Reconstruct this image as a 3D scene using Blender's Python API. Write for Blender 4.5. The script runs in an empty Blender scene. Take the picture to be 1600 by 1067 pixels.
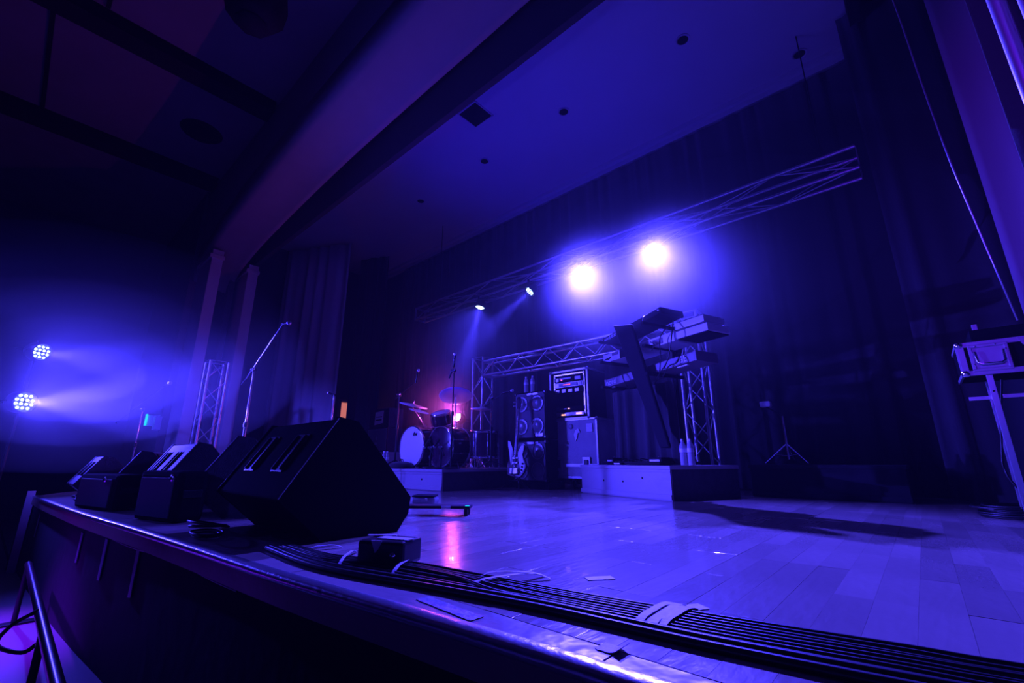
import bpy, bmesh, math, random
from mathutils import Vector, Matrix, Euler
random.seed(7)
C = bpy.context.scene.collection
sc = bpy.context.scene
PI = math.pi

# ------------------------------------------------------------------ camera, world, exposure
EYE = 0.40                       # eye height above the stage deck
F_PX, YAW, PITCH = 690.0, math.radians(42), math.atan(187 / 690.0)
cam = bpy.data.cameras.new('camera'); cam.lens = 36 * F_PX / 1600; cam.sensor_width = 36
cam.clip_start = 0.02; cam.clip_end = 200
co = bpy.data.objects.new('camera', cam); C.objects.link(co)
co.location = (0, 0, EYE); co.rotation_euler = (PI / 2 + PITCH, 0, YAW)
sc.camera = co
w = bpy.data.worlds.new('night'); sc.world = w; w.use_nodes = True
w.node_tree.nodes['Background'].inputs[0].default_value = (0.0, 0.0, 0.02, 1)
w.node_tree.nodes['Background'].inputs[1].default_value = 0.02
# thin haze everywhere; thicker drifting clouds are built at the end of the script
_vs = w.node_tree.nodes.new('ShaderNodeVolumeScatter'); _vs.inputs['Density'].default_value = 0.0014
_vs.inputs['Anisotropy'].default_value = 0.45; _vs.inputs['Color'].default_value = (0.95, 0.95, 1, 1)
w.node_tree.links.new(_vs.outputs[0], w.node_tree.nodes['World Output'].inputs['Volume'])
vs = sc.view_settings
vs.view_transform = 'Standard'; vs.look = 'None'; vs.gamma = 1; vs.use_curve_mapping = False; vs.exposure = 0.0
sc.cycles.use_denoising = True
sc.cycles.max_bounces = 5; sc.cycles.diffuse_bounces = 3; sc.cycles.glossy_bounces = 3
sc.cycles.transmission_bounces = 5; sc.cycles.volume_bounces = 0
sc.cycles.sample_clamp_indirect = 3.0

BLUE = (0.053, 0.038, 1.0); DEEP = (0.008, 0.001, 1.0); VIOLET = (0.14, 0.006, 1.0); MAGENTA = (1.0, 0.10, 0.85)

def lamp(name, kind, loc, color, power, aim=None, size=None, cone=None, blend=1.0, radius=0.05, sy=None):
    d = bpy.data.lights.new(name, kind); d.color = color; d.energy = power
    if kind == 'SPOT':
        d.spot_size = math.radians(cone); d.spot_blend = blend; d.shadow_soft_size = radius
    elif kind == 'AREA':
        d.size = size
        if sy: d.shape = 'RECTANGLE'; d.size_y = sy
    else: d.shadow_soft_size = radius
    o = bpy.data.objects.new(name, d); C.objects.link(o); o.location = loc
    if aim is not None:
        o.rotation_euler = (Vector(aim) - Vector(loc)).to_track_quat('-Z', 'Y').to_euler()
    return o

# added unseen spots that brighten parts of the set; no fixtures belong to them
lamp('added_hall_wash', 'SPOT', (-4.0, -4.0, 3.4), BLUE, 2600, aim=(-10.9, 3.8, -0.1), cone=30, blend=0.8, radius=0.15)  # unseen, lifts the left columns and wing curtain
lamp('added_hall_wash', 'SPOT', (-8.4, -1.4, 2.8), BLUE, 2300, aim=(-4.9, 5.2, 0.8), cone=50, blend=0.9, radius=0.10)  # unseen, brightens the riser fronts, cases and drums
lamp('added_ceiling_wash', 'SPOT', (-5.2, 3.4, 0.2), DEEP, 480, aim=(-4.3, 5.6, 6.3), cone=72, blend=1.0, radius=0.3)  # no fixture here; added for the bounce light on the ceiling
lamp('added_side_wash', 'SPOT', (-0.6, -0.9, 2.0), VIOLET, 420, aim=(1.2, 4.6, 2.4), cone=46, blend=1.0, radius=0.1)  # unseen, turns the right curtain and truss violet
lamp('added_hall_uplight', 'SPOT', (-6.2, -2.6, -0.9), VIOLET, 160, aim=(-5.8, 0.4, 6.4), cone=70, blend=1.0, radius=0.1)  # added to lift the dark hall ceiling
lamp('added_side_wash', 'SPOT', (-1.2, -1.2, 1.6), BLUE, 240, aim=(0.62, 4.5, 0.85), cone=17, blend=1.0, radius=0.05)  # added to brighten the flight case and its legs
lamp('added_hall_wash', 'SPOT', (-2.8, -4.0, 2.6), BLUE, 520, aim=(-4.4, 1.0, 0.5), cone=26, blend=1.0, radius=0.1)  # added to catch the sides of the turned wedges
lamp('added_floor_wash', 'SPOT', (-5.6, -2.4, 3.6), VIOLET, 8000, aim=(-5.2, -0.35, -1.1), cone=30, blend=1.0, radius=0.1)  # added for the violet pool on the hall floor

# ------------------------------------------------------------------ pixel <-> place helpers (true 3-D points)
_cp, _sp = math.cos(PITCH), math.sin(PITCH)
_F = Vector((-math.sin(YAW) * _cp, math.cos(YAW) * _cp, _sp))
_R = Vector((math.cos(YAW), math.sin(YAW), 0))
_U = Vector((math.sin(YAW) * _sp, -math.cos(YAW) * _sp, _cp))
def on(px, py, axis, v):
    """point of the plane axis=v that stands at photo pixel (px, py)"""
    d = _F + _R * ((px - 800) / F_PX) + _U * ((533.5 - py) / F_PX)
    o = Vector((0, 0, EYE))
    return o + d * ((v - o[axis]) / d[axis])
def fl(px, py, z=0.0): return on(px, py, 2, z)

# ------------------------------------------------------------------ materials
def mat(name, col, rough=0.6, metal=0.0, bump=0.0, bscale=60.0, vary=0.0, coat=0.0, emit=None, estr=0.0, alpha=None, spec=0.5, rnd=0.0, sheen=0.0, bstretch=None):
    m = bpy.data.materials.new(name); m.use_nodes = True
    nt = m.node_tree; b = nt.nodes['Principled BSDF']
    b.inputs['Base Color'].default_value = (*col, 1); b.inputs['Roughness'].default_value = rough
    b.inputs['Metallic'].default_value = metal; b.inputs['Specular IOR Level'].default_value = spec
    b.inputs['Coat Weight'].default_value = coat; b.inputs['Sheen Weight'].default_value = sheen
    tc = nt.nodes.new('ShaderNodeTexCoord')
    if vary or rnd:
        n = nt.nodes.new('ShaderNodeTexNoise'); n.inputs['Scale'].default_value = bscale * 0.15; n.inputs['Detail'].default_value = 4
        nt.links.new(tc.outputs['Object'], n.inputs['Vector'])
        hsv = nt.nodes.new('ShaderNodeHueSaturation'); hsv.inputs['Color'].default_value = (*col, 1)
        mr = nt.nodes.new('ShaderNodeMapRange'); mr.inputs[3].default_value = 1 - vary; mr.inputs[4].default_value = 1 + vary
        nt.links.new(n.outputs[0], mr.inputs[0])
        out = mr.outputs[0]
        if rnd:
            oi = nt.nodes.new('ShaderNodeObjectInfo')
            m2 = nt.nodes.new('ShaderNodeMapRange'); m2.inputs[3].default_value = 1 - rnd; m2.inputs[4].default_value = 1 + rnd
            nt.links.new(oi.outputs['Random'], m2.inputs[0])
            mu = nt.nodes.new('ShaderNodeMath'); mu.operation = 'MULTIPLY'
            nt.links.new(out, mu.inputs[0]); nt.links.new(m2.outputs[0], mu.inputs[1]); out = mu.outputs[0]
        nt.links.new(out, hsv.inputs['Value']); nt.links.new(hsv.outputs[0], b.inputs['Base Color'])
    if bump:
        n2 = nt.nodes.new('ShaderNodeTexNoise'); n2.inputs['Scale'].default_value = bscale; n2.inputs['Detail'].default_value = 3
        src = tc.outputs['Object']
        if bstretch:
            mp = nt.nodes.new('ShaderNodeMapping'); mp.inputs['Scale'].default_value = bstretch
            nt.links.new(src, mp.inputs[0]); src = mp.outputs[0]
        nt.links.new(src, n2.inputs['Vector'])
        bp = nt.nodes.new('ShaderNodeBump'); bp.inputs['Strength'].default_value = bump; bp.inputs['Distance'].default_value = 0.02
        nt.links.new(n2.outputs[0], bp.inputs['Height']); nt.links.new(bp.outputs[0], b.inputs['Normal'])
    if emit:
        b.inputs['Emission Color'].default_value = (*emit, 1); b.inputs['Emission Strength'].default_value = estr
    if alpha is not None:
        b.inputs['Transmission Weight'].default_value = alpha; b.inputs['IOR'].default_value = 1.33
    return m
M = dict(
    deck=mat('deck_base', (0.30, 0.24, 0.18), 0.5, bump=0.2, bscale=20, vary=0.3),
    plank=mat('maple_plank', (0.37, 0.31, 0.25), 0.19, bump=0.14, bscale=13, vary=0.22, coat=0.2, rnd=0.17, bstretch=(2.2, 0.7, 1)),
    border=mat('stage_border', (0.28, 0.23, 0.21), 0.30, bump=0.5, bscale=7, vary=0.4),
    lip=mat('lip_metal', (0.62, 0.62, 0.66), 0.28, metal=0.9, bump=0.15, bscale=30),
    skirt=mat('black_skirt', (0.006, 0.006, 0.008), 0.9, bump=0.2, bscale=8),
    hallfloor=mat('hall_floor', (0.20, 0.17, 0.18), 0.45, bump=0.08, bscale=6, vary=0.2),
    wall=mat('hall_wall', (0.10, 0.10, 0.12), 0.85, bump=0.05, bscale=40, vary=0.1),
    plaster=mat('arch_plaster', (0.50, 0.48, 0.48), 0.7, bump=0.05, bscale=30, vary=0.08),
    archdim=mat('arch_plaster_dimmed', (0.27, 0.26, 0.27), 0.7, bump=0.05, bscale=30, vary=0.08),  # same plaster as the pilasters, darkened to stand for weaker light
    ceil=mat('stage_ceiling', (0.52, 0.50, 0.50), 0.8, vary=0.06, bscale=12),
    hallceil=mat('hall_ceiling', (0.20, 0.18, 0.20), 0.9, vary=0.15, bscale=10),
    beam=mat('dark_beam', (0.006, 0.006, 0.007), 0.9),
    velvet=mat('black_velvet', (0.022, 0.020, 0.026), 0.9, bump=0.1, bscale=50, sheen=0.2),
    drape=mat('grey_drape', (0.66, 0.62, 0.66), 0.85, bump=0.1, bscale=50, sheen=0.2),
    mauve=mat('mauve_drape', (0.34, 0.25, 0.32), 0.8, bump=0.08, bscale=30, sheen=0.2),
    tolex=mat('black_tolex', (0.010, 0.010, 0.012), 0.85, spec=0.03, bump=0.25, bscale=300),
    tolexl=mat('lit_shade_tolex', (0.055, 0.052, 0.06), 0.42, bump=0.4, bscale=120, vary=0.5),  # patchy, paler tolex: lit look on wedges, shade on riser sides
    grille=mat('grille_cloth', (0.05, 0.05, 0.06), 0.6, bump=0.4, bscale=400),
    grilleb=mat('blue_grille', (0.16, 0.16, 0.19), 0.6, bump=0.4, bscale=400),
    plastic=mat('black_plastic', (0.012, 0.012, 0.013), 0.35),
    rubber=mat('cable_rubber', (0.010, 0.010, 0.011), 0.38),
    chrome=mat('chrome', (0.85, 0.85, 0.88), 0.16, metal=1.0),
    alu=mat('truss_aluminium', (0.72, 0.72, 0.75), 0.34, metal=0.85),
    steel=mat('dull_steel', (0.45, 0.45, 0.48), 0.42, metal=0.7, vary=0.2),
    blackmetal=mat('black_metal', (0.03, 0.03, 0.035), 0.3, metal=0.6),
    brass=mat('cymbal_bronze', (0.90, 0.86, 0.90), 0.40, metal=0.2, bump=0.1, bscale=60),
    white=mat('white_plastic', (0.78, 0.78, 0.80), 0.4),
    head=mat('drum_head', (0.80, 0.80, 0.82), 0.45),
    shell=mat('dark_drum_shell', (0.05, 0.02, 0.04), 0.2, coat=0.5),
    tape=mat('gaffer_tape', (0.58, 0.56, 0.60), 0.6, bump=0.3, bscale=25, vary=0.15),
    tapeg=mat('grey_tape', (0.20, 0.18, 0.24), 0.55, bump=0.4, bscale=25, vary=0.2),
    riser=mat('riser_paint', (0.39, 0.36, 0.38), 0.5, bump=0.35, bscale=9, vary=0.15),
    caseply=mat('case_laminate', (0.34, 0.33, 0.37), 0.5, bump=0.15, bscale=30, vary=0.35),
    sticker=mat('pale_sticker', (0.85, 0.83, 0.86), 0.5, vary=0.3, bscale=200),
    keyred=mat('keyboard_shell', (0.24, 0.21, 0.24), 0.4),
    keywhite=mat('keyboard_plate', (0.80, 0.79, 0.82), 0.4),
    keydark=mat('keyboard_dark', (0.010, 0.009, 0.014), 0.8, spec=0.15),
    water=mat('water_bottle_plastic', (0.95, 0.95, 1.0), 0.05, alpha=0.55),
    wood=mat('fretboard_wood', (0.20, 0.14, 0.14), 0.4),
    cone=mat('speaker_cone', (0.22, 0.22, 0.25), 0.30, metal=0.1),
    led=mat('blue_led', (0.8, 0.9, 1), 0.3, emit=(0.42, 0.62, 1.0), estr=10),
    ledm=mat('pink_led', (1, 0.6, 0.9), 0.3, emit=(1.0, 0.42, 0.80), estr=22),
    red=mat('red_indicator', (1, 0.1, 0.05), 0.3, emit=(1.0, 0.10, 0.16), estr=2.0),
    amber=mat('amber_indicator', (1, 0.5, 0.1), 0.3, emit=(1.0, 0.42, 0.30), estr=1.6),
    green=mat('green_exit_glow', (0.0, 0.8, 0.5), 0.4, emit=(0.0, 0.85, 0.62), estr=0.9),
    warm=mat('lit_corridor', (0.8, 0.35, 0.25), 0.6, emit=(0.75, 0.20, 0.16), estr=0.75),
)

# ------------------------------------------------------------------ mesh builder
class MB:
    def __init__(s): s.v = []; s.f = []; s.smooth = []
    def add(s, vs_, fs, sm=False):
        b = len(s.v); s.v += [tuple(v) for v in vs_]
        for f in fs: s.f.append([b + i for i in f]); s.smooth.append(sm)
        return s
    def box(s, c, d, rot=None, bev=0.0):
        x, y, z = d[0] / 2, d[1] / 2, d[2] / 2
        if bev > 0:
            e = min(bev, x * .9, y * .9, z * .9); pts = []; 
            bm = bmesh.new(); bmesh.ops.create_cube(bm, size=1)
            for v in bm.verts: v.co = Vector((v.co.x * 2 * x, v.co.y * 2 * y, v.co.z * 2 * z))
            bmesh.ops.bevel(bm, geom=bm.edges[:], offset=e, segments=2, affect='EDGES', profile=0.6)
            bm.verts.index_update()
            vs_ = [v.co.copy() for v in bm.verts]; fs = [[v.index for v in f.verts] for f in bm.faces]; bm.free()
        else:
            vs_ = [Vector((i * x, j * y, k * z)) for i in (-1, 1) for j in (-1, 1) for k in (-1, 1)]
            fs = [(0, 1, 3, 2), (4, 6, 7, 5), (0, 4, 5, 1), (2, 3, 7, 6), (0, 2, 6, 4), (1, 5, 7, 3)]
        R = rot.to_matrix() if isinstance(rot, Euler) else (rot if rot is not None else Matrix.Identity(3))
        c = Vector(c)
        return s.add([R @ v + c for v in vs_], fs)
    def cyl(s, p0, p1, r0, r1=None, n=12, cap=True, sm=True):
        p0, p1 = Vector(p0), Vector(p1); r1 = r0 if r1 is None else r1
        q = (p1 - p0).to_track_quat('Z', 'Y').to_matrix()
        vs_ = []
        for p, r in ((p0, r0), (p1, r1)):
            for i in range(n):
                a = 2 * PI * i / n; vs_.append(p + q @ Vector((r * math.cos(a), r * math.sin(a), 0)))
        s.add(vs_, [(i, (i + 1) % n, n + (i + 1) % n, n + i) for i in range(n)], sm)
        if cap:
            s.add(vs_[:n], [tuple(reversed(range(n)))]); s.add(vs_[n:], [tuple(range(n))])
        return s
    def tube(s, pts, r, n=8):
        pts = [Vector(p) for p in pts]; rings = []
        for i, p in enumerate(pts):
            t = (pts[min(i + 1, len(pts) - 1)] - pts[max(i - 1, 0)]); q = t.to_track_quat('Z', 'Y').to_matrix()
            rings += [p + q @ Vector((r * math.cos(2 * PI * k / n), r * math.sin(2 * PI * k / n), 0)) for k in range(n)]
        fs = []
        for i in range(len(pts) - 1):
            for k in range(n): fs.append((i * n + k, i * n + (k + 1) % n, (i + 1) * n + (k + 1) % n, (i + 1) * n + k))
        s.add(rings, fs, True)
        s.add(rings[:n], [tuple(reversed(range(n)))]); s.add(rings[-n:], [tuple(range(n))])
        return s
    def lathe(s, prof, c=(0, 0, 0), axis=(0, 0, 1), n=24):
        q = Vector(axis).to_track_quat('Z', 'Y').to_matrix(); c = Vector(c); vs_ = []
        for r, z in prof:
            for i in range(n):
                a = 2 * PI * i / n; vs_.append(c + q @ Vector((r * math.cos(a), r * math.sin(a), z)))
        fs = []
        for j in range(len(prof) - 1):
            for i in range(n): fs.append((j * n + i, j * n + (i + 1) % n, (j + 1) * n + (i + 1) % n, (j + 1) * n + i))
        return s.add(vs_, fs, True)
    def prism(s, poly, t0, t1, f=lambda a, b, t: (a, b, t)):
        """poly of (a,b) extruded along t"""
        n = len(poly)
        vs_ = [Vector(f(a, b, t)) for t in (t0, t1) for a, b in poly]
        s.add(vs_, [(i, (i + 1) % n, n + (i + 1) % n, n + i) for i in range(n)])
        s.add(vs_[:n], [tuple(reversed(range(n)))]); s.add(vs_[n:], [tuple(range(n))])
        return s
    def mesh(s, name):
        me = bpy.data.meshes.new(name); me.from_pydata(s.v, [], s.f)
        for p, sm in zip(me.polygons, s.smooth): p.use_smooth = sm
        bm = bmesh.new(); bm.from_mesh(me); bmesh.ops.recalc_face_normals(bm, faces=bm.faces); bm.to_mesh(me); bm.free()
        return me
    def build(s, name, m, parent=None):
        me = s.mesh(name); me.materials.append(M[m] if isinstance(m, str) else m)
        o = bpy.data.objects.new(name, me); C.objects.link(o)
        if parent is not None: o.parent = parent
        return o

def tag(o, label=None, cat=None, group=None, kind=None):
    if label: o['label'] = label
    if cat: o['category'] = cat
    if group: o['group'] = group
    if kind: o['kind'] = kind
    return o
def thing(name, label, cat, loc=(0, 0, 0), rz=0.0, group=None):
    o = bpy.data.objects.new(name, None); o.empty_display_size = 0.1; C.objects.link(o)
    o.location = loc; o.rotation_euler = (0, 0, rz)
    return tag(o, label, cat, group)
def struct(o): return tag(o, kind='structure')
def kids(o): return [c for c in bpy.data.objects if c.parent == o]
def copy_tree(o, parent=None, ch=None):
    ks = kids(o)
    c = o.copy(); C.objects.link(c)
    if parent: c.parent = parent
    for k in ks: copy_tree(k, c)
    return c
def text(s, size, m, parent, loc, rot, depth=0.0015, name='lettering', align='LEFT'):
    cu = bpy.data.curves.new(name, 'FONT'); cu.body = s; cu.size = size; cu.extrude = depth; cu.align_x = align; cu.offset = size * 0.01; cu.resolution_u = 3
    o = bpy.data.objects.new(name, cu); C.objects.link(o); bpy.context.view_layer.update()
    me = bpy.data.meshes.new_from_object(o); bpy.data.objects.remove(o)
    o = bpy.data.objects.new(name, me); C.objects.link(o); me.materials.clear(); me.materials.append(M[m]); o.parent = parent
    o.location = loc; o.rotation_euler = rot
    return o
def smooth_path(pts, k=6):
    pts = [Vector(p) for p in pts]; P = [pts[0] * 2 - pts[1]] + pts + [pts[-1] * 2 - pts[-2]]; out = []
    for i in range(1, len(P) - 2):
        a, b, c, d = P[i - 1:i + 3]
        for j in range(k):
            t = j / k
            out.append(0.5 * ((2 * b) + (c - a) * t + (2 * a - 5 * b + 4 * c - d) * t * t + (3 * b - a - 3 * c + d) * t ** 3))
    out.append(pts[-1]); return out

# ================================================================== SETTING
# the stage front edge: a shallow arc, in deck coordinates
ARC = [(-8.1, 0.32), (-7.0, 0.37), (-5.52, 0.46), (-4.5, 0.54), (-3.76, 0.61), (-2.69, 0.69), (-1.8, 0.75), (-1.0, 0.83), (-0.47, 0.87), (0.4, 0.90), (3.2, 0.92)]
AR = [(p.x, p.y) for p in smooth_path([(x, y, 0) for x, y in ARC], 5)]
FRONT = 0.98                                                  # planks start here; a border board runs along the lip
def arc_y(x):
    for (x0, y0), (x1, y1) in zip(AR, AR[1:]):
        if x0 <= x <= x1: return y0 + (y1 - y0) * (x - x0) / (x1 - x0)
    return AR[-1][1] if x > AR[-1][0] else AR[0][1]
outline = AR + [(3.2, 7.6), (-12.6, 7.6), (-12.6, 1.95), (-10.9, 1.9), (-8.7, 0.55)]
m_ = MB(); m_.prism(outline, -0.10, -0.012); floor = struct(m_.build('floor', 'deck'))
# border boards along the lip
bx = [-8.1 + i * (11.3 / 9) for i in range(10)]
for i in range(9):
    xs = [bx[i] + 0.003 + (bx[i + 1] - bx[i] - 0.006) * k / 4 for k in range(5)]
    poly = [(x, arc_y(x) + 0.045) for x in xs] + [(x, FRONT - 0.004) for x in reversed(xs)]
    MB().prism(poly, -0.012, 0.0).build('border_board', 'border', floor)
# maple planks: width 0.1, length 0.84, running upstage; the nearest 300 one by one, the rest joined
PW, PL = 0.10, 0.84
cells = []
for ci in range(int((3.2 + 12.5) / PW)):
    x0 = -12.5 + ci * PW + 0.017
    off = random.choice((0, 0, 0.42))
    y = FRONT - (off if off else 0)
    while y < 7.5:
        y0, y1 = max(y, FRONT), min(y + PL, 7.5); 
        cx, cy = x0 + PW / 2, (y0 + y1) / 2
        if y1 - y0 > 0.05 and (cx > -8.6 or cy > 0.55 + (-(cx + 8.7)) * 0.62 + 0.4): cells.append((x0, y0, y1))
        y += PL
def vis(c):
    p = Vector((c[0] + PW / 2, (c[1] + c[2]) / 2, -EYE)); d = p.dot(_F)
    if d < 0.3: return 1e9
    u = p.dot(_R) / d * F_PX; v = -p.dot(_U) / d * F_PX
    return d if (abs(u) < 840 and abs(v) < 560) else 1e6 + d
cells.sort(key=vis)
shared = {}
for (x0, y0, y1) in cells[:300]:
    L = round(y1 - y0, 3); jit = random.choice((0, 1, 2)); key = (L, jit)
    if key not in shared:
        shared[key] = MB().box((0, 0, 0), (PW - 0.0003, L - 0.0004, 0.012 ), bev=0.0005).mesh('plank'); shared[key].materials.append(M['plank'])
    o = bpy.data.objects.new('plank', shared[key]); C.objects.link(o); o.parent = floor
    o.location = (x0 + PW / 2, (y0 + y1) / 2, -0.006 + random.uniform(-0.0004, 0.0004))
    o.rotation_euler = (random.uniform(-.0015, .0015), random.uniform(-.005, .005), 0)
rest = MB()
for (x0, y0, y1) in cells[300:]:
    if vis((x0, y0, y1)) < 1e6 or y0 < 3.5:
        rest.box((x0 + PW / 2, (y0 + y1) / 2, -0.006 + random.uniform(-0.0004, 0.0004)), (PW - 0.0004, y1 - y0 - 0.0004, 0.012), rot=Euler((0, random.uniform(-.004, .004), 0)))
    else:
        rest.box((x0 + PW / 2, (y0 + y1) / 2, -0.006), (PW - 0.0004, y1 - y0 - 0.0004, 0.012))
tag(rest.build('plank_field', 'plank', floor), kind='stuff')
# lip nosing and black front
nose = MB()
prof = [(0.012, -0.030), (-0.002, -0.028), (-0.008, -0.018), (-0.007, -0.006), (0.0, 0.002), (0.040, 0.003), (0.046, 0.001), (0.045, -0.03)]
rings = []
for x, y in AR: rings.append([(x, y + a, b) for a, b in prof])
n = len(prof)
nose.add([p for r in rings for p in r], [(i * n + k, i * n + (k + 1) % n, (i + 1) * n + (k + 1) % n, (i + 1) * n + k) for i in range(len(AR) - 1) for k in range(n)], True)
struct(nose.build('trim_1', 'lip'))
m_ = MB(); m_.prism([(x, y + 0.03) for x, y in AR] + [(x, y + 0.09) for x, y in reversed(AR)], -0.85, -0.03)
struct(m_.build('wall_stage_front', 'skirt'))
m_ = MB(); m_.box((-9.8, 1.16, -0.6), (0.06, 3.5, 1.0), rot=Euler((0, 0, math.radians(60)))); struct(m_.build('wall_stage_end', 'skirt'))
m_ = MB(); m_.box((-8.13, 0.30, -0.40), (0.07, 0.07, 0.90)); struct(m_.build('trim_2', 'plaster'))
m_ = MB(); m_.box((-6, -3.2, -0.90), (26, 11, 0.1)); struct(m_.build('floor', 'hallfloor'))

# ceilings, walls
HC, BY = 6.30, 7.23
RX = 0.28
m_ = MB(); m_.box((-6.2, (3.0 + BY) / 2, HC + 0.05), (2 * (RX + 6.2), BY - 3.0, 0.1)); ceiling = struct(m_.build('ceiling', 'ceil'))
m_ = MB()
for k, dz in ((0, 0.0), (1, 0.10)): m_.box((-6.2, BY - 0.05 - 0.09 * k, HC - 0.10 - 0.0 * dz + 0.06 * k), (2 * (RX + 6.2), 0.09, 0.16 - 0.08 * k))
struct(m_.build('trim_3', 'ceil'))
m_ = MB(); m_.box((-4.6, BY + 0.35, 3.1), (16.2, 0.1, 6.6)); struct(m_.build('wall_back', 'wall'))
m_ = MB(); m_.box((-12.75, 4.8, 3.1), (0.1, 5.6, 6.6)); struct(m_.build('wall_left', 'wall'))
m_ = MB(); m_.box((3.2, 2.5, 3.0), (0.1, 10.5, 8.4)); struct(m_.build('wall_right', 'wall'))
m_ = MB(); m_.box((RX + 0.06, 4.9, HC - 0.10), (0.12, 4.6, 0.5)); struct(m_.build('trim_4', 'beam'))
m_ = MB(); m_.box((1.75, 5.2, HC + 0.2), (2.9, 4.6, 0.1)); struct(m_.build('ceiling', 'beam'))
# hall: ceiling, beams, far wall, wall beside the arch
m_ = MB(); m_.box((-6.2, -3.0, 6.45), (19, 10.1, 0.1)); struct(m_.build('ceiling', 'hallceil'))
m_ = MB(); m_.box((-15.2, -3, 2.7), (0.1, 10.2, 7.6)); struct(m_.build('wall_hall_left', 'wall'))
for x in (-10.6, -7.42, -4.2, -1.0):
    m_ = MB(); m_.box((x, -3.0, 6.30), (0.36, 9.9, 0.22)); tag(m_.build('ceiling_beam', 'beam'), kind='structure')
m_ = MB(); m_.box((-9.0, -0.75, 6.385), (3.2, 0.05, 0.03)); m_.box((-5.8, -0.25, 6.385), (2.8, 0.05, 0.03)); struct(m_.build('trim_5', 'beam'))
m_ = MB(); m_.box((-13.2, 2.0, 2.65), (4.0, 0.12, 7.5)); struct(m_.build('wall_front', 'wall'))

# proscenium arch: coved plaster moulding swept from the jamb over the opening
path = [(-10.95, 4.15), (-10.88, 4.32), (-10.55, 4.55), (-9.9, 4.74), (-8.8, 4.93), (-7.2, 5.07), (-5.4, 5.16), (-3.0, 5.18), (0.0, 5.18), (3.1, 5.18)]
PA = [(p.x, p.y) for p in smooth_path([(a, b, 0) for a, b in path], 4)]
cross = [(1.96, 0.02), (1.97, -0.05), (2.06, -0.10), (2.22, -0.13), (2.40, -0.17), (2.60, -0.23), (2.66, -0.27), (2.66, 0.3), (1.96, 0.3)]
arch = MB(); vs_ = []
for i, (x, z) in enumerate(PA):
    f = min(1, max(0, (-(x) - 8.5) / 2.5)) if x < -8.5 else 0
    vs_ += [(x + 0.25 * f * (-b), yy, z + b * (1 - 0.3 * f)) for yy, b in cross]
n = len(cross)
arch.add(vs_, [(i * n + k, i * n + (k + 1) % n, (i + 1) * n + (k + 1) % n, (i + 1) * n + k) for i in range(len(PA) - 1) for k in range(n)], True)
struct(arch.build('trim_6', 'archdim'))
# wall above the arch (hall side)
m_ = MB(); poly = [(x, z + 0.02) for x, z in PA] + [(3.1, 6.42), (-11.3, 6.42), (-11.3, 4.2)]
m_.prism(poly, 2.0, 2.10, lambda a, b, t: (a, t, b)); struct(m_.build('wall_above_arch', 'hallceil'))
# jambs: two lit pilasters with a dark recess between
def yx(px, y): return on(px, 690, 1, y).x
for k, (a, b, y) in enumerate(((257, 275, 2.0), (321, 343, 2.75))):
    xa, xb = yx(a, y), yx(b, y)
    m_ = MB(); m_.box(((xa + xb) / 2, y + 0.10, 2.25), (xb - xa, 0.20, 4.6), bev=0.012); m_.box(((xa + xb) / 2, y + 0.09, 0.12), (xb - xa + .05, 0.24, 0.26), bev=0.01)
    m_.box(((xa + xb) / 2, y + 0.09, 4.4), (xb - xa + .06, 0.26, 0.08), bev=0.01)
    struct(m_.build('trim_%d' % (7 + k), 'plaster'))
m_ = MB(); m_.box((-11.2, 2.62, 2.3), (1.0, 0.1, 4.7)); struct(m_.build('wall_jamb', 'wall'))
# black valance behind the arch
def curtain(name, m, p0, p1, z0, z1, amp, wl, seed=0, nz=6, flare=0.0, parent=None, thick=0.02):
    rnd = random.Random(seed); p0, p1 = Vector((*p0, 0)), Vector((*p1, 0)); d = p1 - p0; L = d.length; d.normalize(); nn = Vector((-d.y, d.x, 0))
    N = max(8, int(L / wl * 10)); ph = 0; offs = []; prog = 0
    for i in range(N + 1):
        ph += 2 * PI / 10 * (1 + 0.5 * math.sin(i * 0.23 + seed)); offs.append(math.sin(ph) * (0.75 + 0.25 * math.sin(i * 0.11 + seed * 2)) + 0.3 * math.sin(2.1 * ph + seed))
    vs_ = []
    for side in (0, 1):
        for j in range(nz + 1):
            t = j / nz; z = z0 + (z1 - z0) * t; a = amp * (1 - 0.35 * t)
            for i in range(N + 1):
                p = p0 + d * (L * i / N) + nn * (offs[i] * a + side * thick + flare * (1 - t) ** 2); vs_.append((p.x, p.y, z))
    W = N + 1; H = (nz + 1) * W; fs = []
    for s_ in (0, 1):
        for j in range(nz):
            for i in range(N):
                b = s_ * H + j * W + i; fs.append((b, b + 1, b + 1 + W, b + W))
    for j in range(nz):
        for e in (0, N): b = j * W + e; fs.append((b, b + W, b + W + H, b + H))
    for i in range(N):
        for e in (0, nz * W): b = e + i; fs.append((b, b + 1, b + 1 + H, b + H))
    return MB().add(vs_, fs, True).build(name, m, parent)
m_ = MB(); m_.box((-4.2, 3.04, 5.53), (13.8, 0.08, 1.5)); struct(m_.build('wall_soffit', 'velvet'))
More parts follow.
